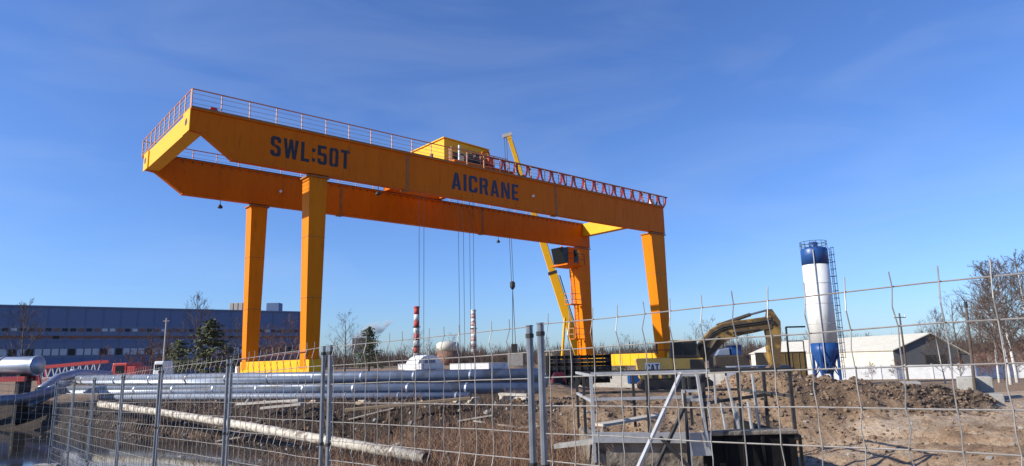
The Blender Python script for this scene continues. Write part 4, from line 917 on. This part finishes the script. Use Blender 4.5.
for k in range(9):
    s = k/9; e_ = (k+1)/9
    m = MB(); m.beam(Vector((dd.x*s,0,dd.z*s)), Vector((dd.x*(s+.055)+.2*(k == 0),0,-.72)), .06); m.build('lacing', RAILW, t)
    m = MB(); m.beam(Vector((dd.x*(s+.055),0,-.72)), Vector((dd.x*e_,0,dd.z*e_)), .06); m.build('lacing', RAILW, t)
m = MB(); m.beam((-.1,0,.1),(.25,0,-1.2), .2); m.build('foot', REDP, t); m = MB(); m.beam((-.1,.9,.1),(.25,.9,-1.2), .2); m.build('foot', REDP, t)
x0, x1, z0, z1 = truck_like(109, 136, 362.5, 376, 46, 2); xm = (x0+x1)/2; hw = (x1-x0)/2; g0 = gh(xm, 46)
t = thing('red_truck', 'red truck cab parked in front of the blue factory', 'truck', (xm, 46, g0))
m = MB(); m.hexa([(-hw,0,.5),(hw*.35,0,.5),(hw*.35,1.9,.5),(-hw,1.9,.5)],[(-hw*.8,0,z1-g0),(hw*.35,0,z1-g0),(hw*.35,1.9,z1-g0),(-hw*.8,1.9,z1-g0)]); cb = m.build('cab', REDP, t, bevel=.08)
m = MB(); m.box(hw*.36, hw, 0, 1.9, .5, (z1-g0)*.86); m.build('body', REDP, t, bevel=.04)
m = MB(); m.box(-hw*.55, hw*.1, -.02, -.003, (z1-g0)*.62, (z1-g0)*.9); m.build('window', GLASSD, cb)
for xx in (-hw*.6, hw*.6):
    for yy in (.1, 1.8): m = MB(); m.tube([(xx,yy-.12,.35),(xx,yy+.12,.35)], .36, 14); m.build('wheel', RUBBERT, t)
x0, x1, z0, z1 = truck_like(152, 164, 361, 376, 58, 2); xm = (x0+x1)/2; hw = (x1-x0)/2; g0 = gh(xm, 58)
t = thing('white_van', 'small white van behind the pipes left of the pines', 'van', (xm, 58, g0))
m = MB(); m.hexa([(-hw,0,.4),(hw,0,.4),(hw,1.8,.4),(-hw,1.8,.4)],[(-hw*.85,.08,z1-g0),(hw*.9,.08,z1-g0),(hw*.9,1.72,z1-g0),(-hw*.85,1.72,z1-g0)]); bo = m.build('body', WHITE, t, bevel=.1)
m = MB(); m.box(-hw*.7, hw*.7, .03, .06, (z1-g0)*.62, (z1-g0)*.86); m.build('window', GLASSD, bo)
for xx in (-hw*.6, hw*.6):
    for yy in (.1, 1.7): m = MB(); m.tube([(xx,yy-.1,.33),(xx,yy+.1,.33)], .33, 14); m.build('wheel', RUBBERT, t)

# ------------------------------------------------------------------ shaft with guard rails in the cutting
sx0, sx1 = at(592, 430, 12.6).x, at(790, 430, 12.6).x; sy0, sy1 = 12.4, 15.2; sz = at(620, 431, 12.6).z
sh = thing('inspection_shaft', 'open concrete shaft with dark formwork and pale steel guard rails', 'shaft', (0,0,0))
xm = at(703, 440, 12.4).x
m = MB(); m.box(sx0, xm, sy0, sy0+.22, -1.2, sz-.16); m.build('front_wall', DCONC, sh, bevel=.02)
m = MB(); m.box(xm+.003, sx1, sy0-.05, sy0+.2, -1.2, sz-.1); m.build('formwork_panel', TARP, sh, bevel=.015)
m = MB(); m.box(sx1-.2, sx1+.02, sy0+.203, sy1, -1.2, sz-.1); m.build('side_wall', TARP, sh, bevel=.015)
m = MB(); m.box(sx0, sx0+.2, sy0+.223, sy1, -1.2, sz-.17); m.build('side_wall', DCONC, sh, bevel=.015)
m = MB(); m.box(sx0, sx1, sy1+.003, sy1+.25, -1.2, sz-.42); m.build('rear_wall', DCONC, sh, bevel=.015)
m = MB(); m.beam((sx0-.02,sy0-.06,sz-.07),(xm+.1,sy0-.06,sz-.13), .1, .17); m.build('edge_channel', GALV, sh)
m = MB(); m.box(xm+.01, sx1+.03, sy0-.1, sy0+.24, sz-.097, sz-.02); m.build('coping', DCONC, sh, bevel=.02)
for k in range(5): m = MB(); xx = xm+.35+k*.33; m.box(xx, xx+.05, sy0-.09, sy0-.053, -1.2, sz-.12); m.build('form_rib', TARP, sh)
zr = at(592, 375.5, 12.4).z
rails = MB()
posts = [(sx0,sy0),(sx0+1.0,sy0),(sx0+2.0,sy0-.05),(sx1,sy0),(sx1,sy0+1.3),(sx1,sy1+.1),(sx0,sy1+.1),(sx0+1.25,sy1+.1),(sx0+2.5,sy1+.1),(sx0,sy0+1.4)]
for i, (x, y) in enumerate(posts):
    m = MB(); m.beam((x,y-.03,(sz-.5 if i == 0 else sz-.2)),(x,y-.03,zr), .055); m.build('rail_post', GALV if i in (0,) else DSTEEL, sh)
for z, mt in ((zr, GALV), (zr-.45, GALV)):
    for a_, b_ in (((sx0,sy0-.03),(sx0+1.0,sy0-.03)), ((sx0+1.0,sy0-.03),(xm+.2,sy0-.03))):
        m = MB(); m.beam((*a_,z+.03),(*b_,z+.03), .05); m.build('guard_bar', mt, sh)
    m = MB(); m.beam((sx0,sy0,z),(sx0,sy1+.1,z), .05); m.build('guard_bar', mt, sh)
    m = MB(); m.beam((sx0,sy1+.07,z),(sx1,sy1+.07,z), .05); m.build('guard_bar', DSTEEL, sh)
    m = MB(); m.beam((sx1,sy0,z),(sx1,sy1+.1,z), .05); m.build('guard_bar', DSTEEL, sh)
    if z == zr: m = MB(); m.beam((xm+.203,sy0-.03,z+.03),(sx1+.1,sy0-.03,z+.03), .06); m.build('guard_bar', DSTEEL, sh)
def A2(px, py, Y): return at(px, py, Y)
m = MB(); m.beam(A2(681,373,12.0), A2(637,470,11.4), .062, .045); m.build('diagonal_prop', GALV, sh)
m = MB(); m.beam(A2(683,376,12.3), A2(690,470,12.0), .05); m.build('prop_post', DSTEEL, sh)
m = MB(); m.beam(A2(697,374,12.2), A2(708,447,12.2), .065, .045); m.build('prop_post', GALV, sh)
m = MB(); m.beam(A2(683,390,12.25), A2(691,466,12.2), .06, .05); m.build('prop_post', GALV, sh)
for py in (375, 391, 400): m = MB(); m.beam(A2(682,py,12.25), A2(700,py,12.25), .045); m.build('cross_bar', GALV, sh)
m = MB(); m.beam(A2(684,408,12.1), A2(655,470,11.8), .05); m.build('brace', DSTEEL, sh)
m = MB(); m.beam(A2(660,437,11.9), A2(690,468,11.9), .06); m.build('brace', DSTEEL, sh)
m = MB(); m.box(xm-.28, xm+.12, sy0-.13, sy0-.08, sz-.42, sz-.03); m.build('pale_panel', GALV, sh)
for i, (a_, b_, c_, d_, w_) in enumerate(((726,376,741,442,.07),(752,374,760,434,.08),(709,402,712,432,.05),(721,402,726,432,.09),(735,404,740,436,.1),(748,402,752,430,.09),(714,374,716,404,.04))):
    Yk = sy0+.5+.22*(i % 4); m = MB(); m.beam(A2(a_,b_,Yk), A2(c_,d_,Yk), w_, .03); m.build('form_plank', GALV, sh)
m = MB(); m.beam(A2(706,403,13.4), A2(778,393,13.6), .06); m.build('waler', DSTEEL, sh)
m = MB(); m.beam(A2(600,425,14.0), A2(660,415,15.0), .3, .05); m.build('deck_plank', PALEWOOD, sh)
m = MB(); m.beam(A2(556,446,13), A2(596,441,12.7), .22, .08); tag(m.build('kerb_slab', CONC), 'narrow concrete slab lying left of the shaft', 'slab')
# concrete blocks and leaning post on the right
BY = 21.5
for i, (x0_, x1_, y0_, y1_, dY, lb) in enumerate(((961,974,376,403,0,'tall pale concrete block left in the block pile'),(979,991,376,401,.3,'tall pale concrete block right in the block pile, under the shrub'),(974,982,384,402,.9,'narrow concrete block wedged between two tall ones'),(985,1003,393,401,-.6,'low concrete slab at the foot of the block pile'),(903,921,381,388,3,'flat pale concrete slab on the ground beyond the spoil heap'))):
    x0, x1, z0, z1 = truck_like(x0_, x1_, y0_, y1_, BY+dY, 1); xm = (x0+x1)/2; hw = (x1-x0)/2
    m = MB(); m.hexa([(-hw,0,-.4),(hw,0,-.4),(hw,.6,-.4),(-hw,.6,-.4)],[(-hw*.96,.02,z1-z0),(hw*.93,0,z1-z0-.03),(hw*.95,.58,z1-z0),(-hw*.94,.6,z1-z0-.04)])
    tag(m.build('concrete_block', CONC, None, False, (xm,BY+dY,z0), -.55+.08*i, bevel=.03), lb, 'concrete block', 'concrete blocks on the right')
a = at(966, 306, 21.3); c = at(976, 404, 21.3)
t = thing('leaning_post', 'grey leaning post with a bent rod on top, beside the concrete blocks', 'post', c)
m = MB(); m.tube([(0,0,-.4), a-c], [.055,.036], 8); m.build('shaft', BARK, t)
m = MB(); q = a-c; m.tube([q, q+Vector((-.02,0,.15)), q+Vector((-.12,0,.32))], .014, 5); m.build('bent_rod', DSTEEL, t)
m = MB(); m.lathe([(.05,-.05),(.05,.14)], 8, q); m.build('cap', DSTEEL, t)
p = at(907, 372, 80); h = at(907, 313, 80).z-p.z
t = thing('utility_pole', 'wooden utility pole in front of the hangar roof', 'utility pole', p)
m = MB(); m.tube([(0,0,-1),(0,0,h)], [.13,.09], 8); m.build('pole', BARK, t); m = MB(); m.beam((-.7,0,h-.5),(.7,0,h-.5), .1); m.build('crossarm', BARK, t)
for xx in (-.6, 0, .6): m = MB(); m.lathe([(.05,h-.44),(.06,h-.3),(.03,h-.2)], 8, (xx,0,0)); m.build('insulator', WHITE, t)
p = at(163, 368, 66); h = at(163, 318, 66).z-p.z; t = thing('utility_pole', 'thin grey pole in front of the factory left of the pines', 'utility pole', p)
m = MB(); m.tube([(0,0,-1),(0,0,h)], [.1,.06], 8); m.build('pole', PALEWOOD, t); m = MB(); m.beam((-.3,0,h-.3),(.3,0,h-.3), .06); m.build('crossarm', PALEWOOD, t)

# ------------------------------------------------------------------ mesh fence
SR, SV = .15, .162
def fence_panel(p0, p1, label, detail=True, off=.098, seed=0, sv=SV, pr_=.017):
    p0 = Vector(p0); p1 = Vector(p1); rnd = random.Random(seed)
    base = Vector((p0.x, p0.y, min(0, gh(p0.x, p0.y))))
    t = thing('fence_panel', label, 'fence', base, 0, 'mesh fence panels along the road')
    d = p1-p0; dh = Vector((d.x, d.y, 0)); ln = dh.length; u = dh/ln; n = Vector((u.y, -u.x, 0)); slope = d.z/ln
    q0 = p0-base
    def pos(s, down, out=0.): return q0 + u*s + Vector((0,0,slope*s-down)) + n*out
    for s in (.03, ln-.03):
        m = MB(); m.tube([pos(s,-.002), pos(s,2.0)], pr_, 10); ps = m.build('post', STEEL, t)
        m = MB(); m.tube([pos(s,-.004), pos(s,-.012)], pr_+.003, 10); m.build('cap', STEEL, ps)
        for dn in (.05, .78, 1.5): m = MB(); m.tube([pos(s,dn-.012), pos(s,dn+.012)], pr_+.005, 10); m.build('clamp', DSTEEL, ps)
    m = MB(); c = pos(ln-.03, 2.0); m.box(c.x-.28, c.x+.28, c.y-.11, c.y+.11, c.z-.02, c.z+.1); m.build('foot_block', CONC, t)
    rows = 13
    hr = []
    for k in range(rows):
        pts = [pos(s*ln, k*SR + rnd.uniform(-.004,.004), rnd.uniform(-.004,.004)) for s in (.012,.2,.4,.6,.8,.988)]
        m = MB(); m.tube(pts, .0032, 5)
        hr.append(m)
    vr = []
    s = off
    while s < ln-.05:
        pts = [pos(s+rnd.uniform(-.004,.004), -.06, .006)]; bend = rnd.uniform(-.007,.007)
        for k in range(rows):
            pts.append(pos(s+bend*math.sin(k*.9+seed)+rnd.uniform(-.004,.004), k*SR, .006))
            if k in (0, 5, 10): pts.append(pos(s+bend*.5, (k+.5)*SR, .028))
            elif k < rows-1: pts.append(pos(s+bend+rnd.uniform(-.004,.004), (k+.5)*SR, .006+rnd.uniform(-.006,.006)))
        m = MB(); m.tube(pts, .0027, 5); vr.append(m); s += sv
    if detail:
        for m in hr: m.build('horizontal_wire', WIRE, t)
        for m in vr: m.build('vertical_wire', WIRE, t)
    else:
        big = MB()
        for m in hr+vr: big.add(m.v, m.f)
        tag(big.build('wire_mesh', WIRE, t), kind='stuff')
    return t
ZT = EYE+.24
u0 = Vector((math.cos(.794), -math.sin(.794)))
fence_panel((.128,3.90,ZT-.045), (.128+u0.x*2.5, 3.90+u0.y*2.5, ZT+.012), 'nearest mesh fence panel running off to the right', True, .098, 1, SV, .021)
prev = Vector((.110, 3.98, ZT-.05))
tops = ((329,347),(231,360),(162,368),(124,374),(95,378),(75,380),(58,382))
names = ('mesh fence panel just left of the double post','second mesh fence panel left of the double post','third mesh fence panel left of the double post','fourth mesh fence panel left of the double post','fifth mesh fence panel left of the double post','sixth mesh fence panel left of the double post','seventh mesh fence panel left of the double post')
for i, (px, py) in enumerate(tops):
    lo, hi = prev.y, prev.y+2.34
    for _ in range(40):
        mid = (lo+hi)/2; q = at(px, py, mid)
        if (Vector((q.x,q.y))-Vector((prev.x,prev.y))).length < 2.35: lo = mid
        else: hi = mid
    q = at(px, py, lo)
    fence_panel(q, prev, names[i], i < 4, .1, 10+i, .158, .021 if i == 0 else .017)
    dlt = (q-prev).normalized()*.06; prev = q+dlt
q = at(-60, 372, prev.y-2.2); fence_panel(q, prev, 'mesh fence panel turning back towards the left picture edge', False, .1, 33, .158)

# ------------------------------------------------------------------ loose soil and weeds
def clods(name, label, n, pick, mt, seed, smin, smax):
    rnd = random.Random(seed); m = MB()
    ico = [(0,0,-1),(.72,-.53,-.45),(-.28,-.85,-.45),(-.89,0,-.45),(-.28,.85,-.45),(.72,.53,-.45),(.28,-.85,.45),(-.72,-.53,.45),(-.72,.53,.45),(.28,.85,.45),(.89,0,.45),(0,0,1)]
    fs = [(0,2,1),(1,5,0),(0,3,2),(0,4,3),(0,5,4),(1,10,5),(2,6,1),(3,7,2),(4,8,3),(5,9,4),(1,6,10),(2,7,6),(3,8,7),(4,9,8),(5,10,9),(6,11,10),(7,11,6),(8,11,7),(9,11,8),(10,11,9)]
    for k in range(n):
        x, y = pick(rnd); s = smin*(smax/smin)**(rnd.random()**2.2); z = gh(x, y); f_ = [rnd.uniform(.6,1.3) for _ in range(3)]
        m.add([(x+v[0]*s*f_[0]*rnd.uniform(.75,1.2), y+v[1]*s*f_[1]*rnd.uniform(.75,1.2), z+v[2]*s*f_[2]*.8*rnd.uniform(.75,1.2)+s*.2) for v in ico], fs)
    return tag(m.build(name, mt), label, 'soil', kind='stuff')
def pk_bank(r): x = r.uniform(.2, 8.5); y = yb(x)-r.uniform(-2.5, 3.6); return x, y
def pk_heap(r):
    a = r.uniform(0, 6.283); q = math.sqrt(r.random()); return 9.4+4.3*q*math.cos(a), 20.2+2.5*q*math.sin(a)
def pk_heapd(r):
    a = r.uniform(0, 6.283); q = math.sqrt(r.random()); return 11.6+1.8*q*math.cos(a), 20.0+2.3*q*math.sin(a)
def pk_left(r): x = r.uniform(-17, 1); y = yb(x)-r.uniform(-1.5, 4.5); return x, y
def pk_track(r): return r.uniform(5, 15), r.uniform(8, 18)
clods('soil_clods', 'brown clods on the bank behind the shaft', 2600, pk_bank, CLOD, 1, .015, .08)
clods('soil_clods', 'brown clods covering the spoil heap', 3600, pk_heap, CLOD, 2, .014, .075)
clods('soil_clods', 'dark wet clods on the right end of the spoil heap', 1300, pk_heapd, DCLOD, 3, .015, .075)
clods('soil_clods', 'dark clods along the bank below the pipes', 1800, pk_left, DCLOD, 4, .02, .1)
clods('soil_clods', 'brown crumbs along the bank below the pipes', 1500, pk_left, CLOD, 6, .015, .07)
clods('soil_clods', 'small crumbs scattered over the sandy track', 2200, pk_track, CLOD, 5, .012, .06)
def pk_rub(r): x = r.uniform(-13, 2.2); return x, yb(x)-r.uniform(-.6, 6.5)
clods('rubble', 'pale broken stone and rubble strewn through the cutting', 420, pk_rub, CONC, 12, .025, .13)
clods('rubble', 'stones scattered over the sandy track', 260, lambda r: (r.uniform(4.5,14), r.uniform(9,19)), CONC, 13, .015, .07)
for i in range(14):
    rr_ = random.Random(100+i); x = rr_.uniform(-11, 1.5); y = yb(x)-rr_.uniform(.2, 4.5); a_ = rr_.uniform(0, 3.14); l_ = rr_.uniform(.5, 1.5)
    p0_ = Vector((x,y,gh(x,y)+.06)); x2, y2 = x+l_*math.cos(a_), y+l_*math.sin(a_)*.6; p1_ = Vector((x2,y2,gh(x2,y2)+.07))
    m = MB(); m.beam(p0_, p1_, rr_.uniform(.07,.16), .035); tag(m.build('plank', PALEWOOD if i % 3 else WOOD), 'loose board offcut lying among the mud of the cutting', 'board', 'board offcuts in the cutting')
rnd = random.Random(8); m = MB()
def stalks(n, pick, hmin, hmax):
    for k in range(n):
        x, y = pick(rnd); z = gh(x, y)-.02; h = rnd.uniform(hmin, hmax); lx, ly = rnd.gauss(0,.18)*h, rnd.gauss(0,.18)*h; w_ = rnd.uniform(.003,.008)
        a = rnd.uniform(0, 3.14); dx, dy = w_*math.cos(a), w_*math.sin(a)
        m.add([(x-dx,y-dy,z),(x+dx,y+dy,z),(x+lx*.5+dx*.7,y+ly*.5+dy*.7,z+h*.6),(x+lx*.5-dx*.7,y+ly*.5-dy*.7,z+h*.6),(x+lx,y+ly,z+h)], [(0,1,2,3),(3,2,4)])
        for j in range(rnd.randint(0,4)):
            t_ = rnd.uniform(.4,.95); bx, by, bz = x+lx*t_, y+ly*t_, z+h*t_; e = rnd.uniform(.05,.18); a2 = rnd.uniform(0,6.28)
            m.add([(bx,by,bz-.006),(bx,by,bz+.006),(bx+e*math.cos(a2),by+e*math.sin(a2),bz+e*.9)], [(0,1,2)])
stalks(3800, lambda r: (r.gauss(-.5,1.15), r.uniform(12.2,17.8)), .25, .95)
stalks(1500, lambda r: (r.uniform(-6,-1), r.uniform(11,17)), .15, .5)
stalks(1500, lambda r: (r.uniform(-9,-3), r.uniform(9.5,14)), .12, .45)
stalks(2500, lambda r: (r.uniform(-12,-2), r.uniform(8,18)), .06, .22)
stalks(1200, lambda r: (r.uniform(1,13), r.uniform(8.5,19)), .04, .16)
stalks(500, lambda r: (r.uniform(.4,1.9), r.uniform(11.5,14)), .2, .6)
stalks(2600, lambda r: (lambda x: (x, yb(x)-r.uniform(-.3, 3.8)))(r.uniform(-14, 1)), .12, .5)
tag(m.build('dry_weeds', STRAW), 'dry brown weeds in the cutting behind the fence', 'weeds', kind='stuff')

# ------------------------------------------------------------------ tell look-alikes apart by their order from the left
ORD = ['first','second','third','fourth','fifth','sixth','seventh','eighth','ninth','tenth','eleventh','twelfth','thirteenth','fourteenth','fifteenth','sixteenth','seventeenth','eighteenth','nineteenth','twentieth']
def bearing(o):
    x = o.location.x; y = o.location.y
    if o.type == 'MESH' and abs(x)+abs(y) < 1e-6: v = o.data.vertices[0].co; x, y = v.x, v.y
    return x/max(y, .1)
shared = {}
for o in col.objects:
    if o.parent is None and 'label' in o and o.get('kind') is None: shared.setdefault(o['label'], []).append(o)
for lb_, os_ in shared.items():
    if 1 < len(os_) <= 20:
        for i, o in enumerate(sorted(os_, key=bearing)): o['label'] = '%s, %s from left' % (lb_, ORD[i])
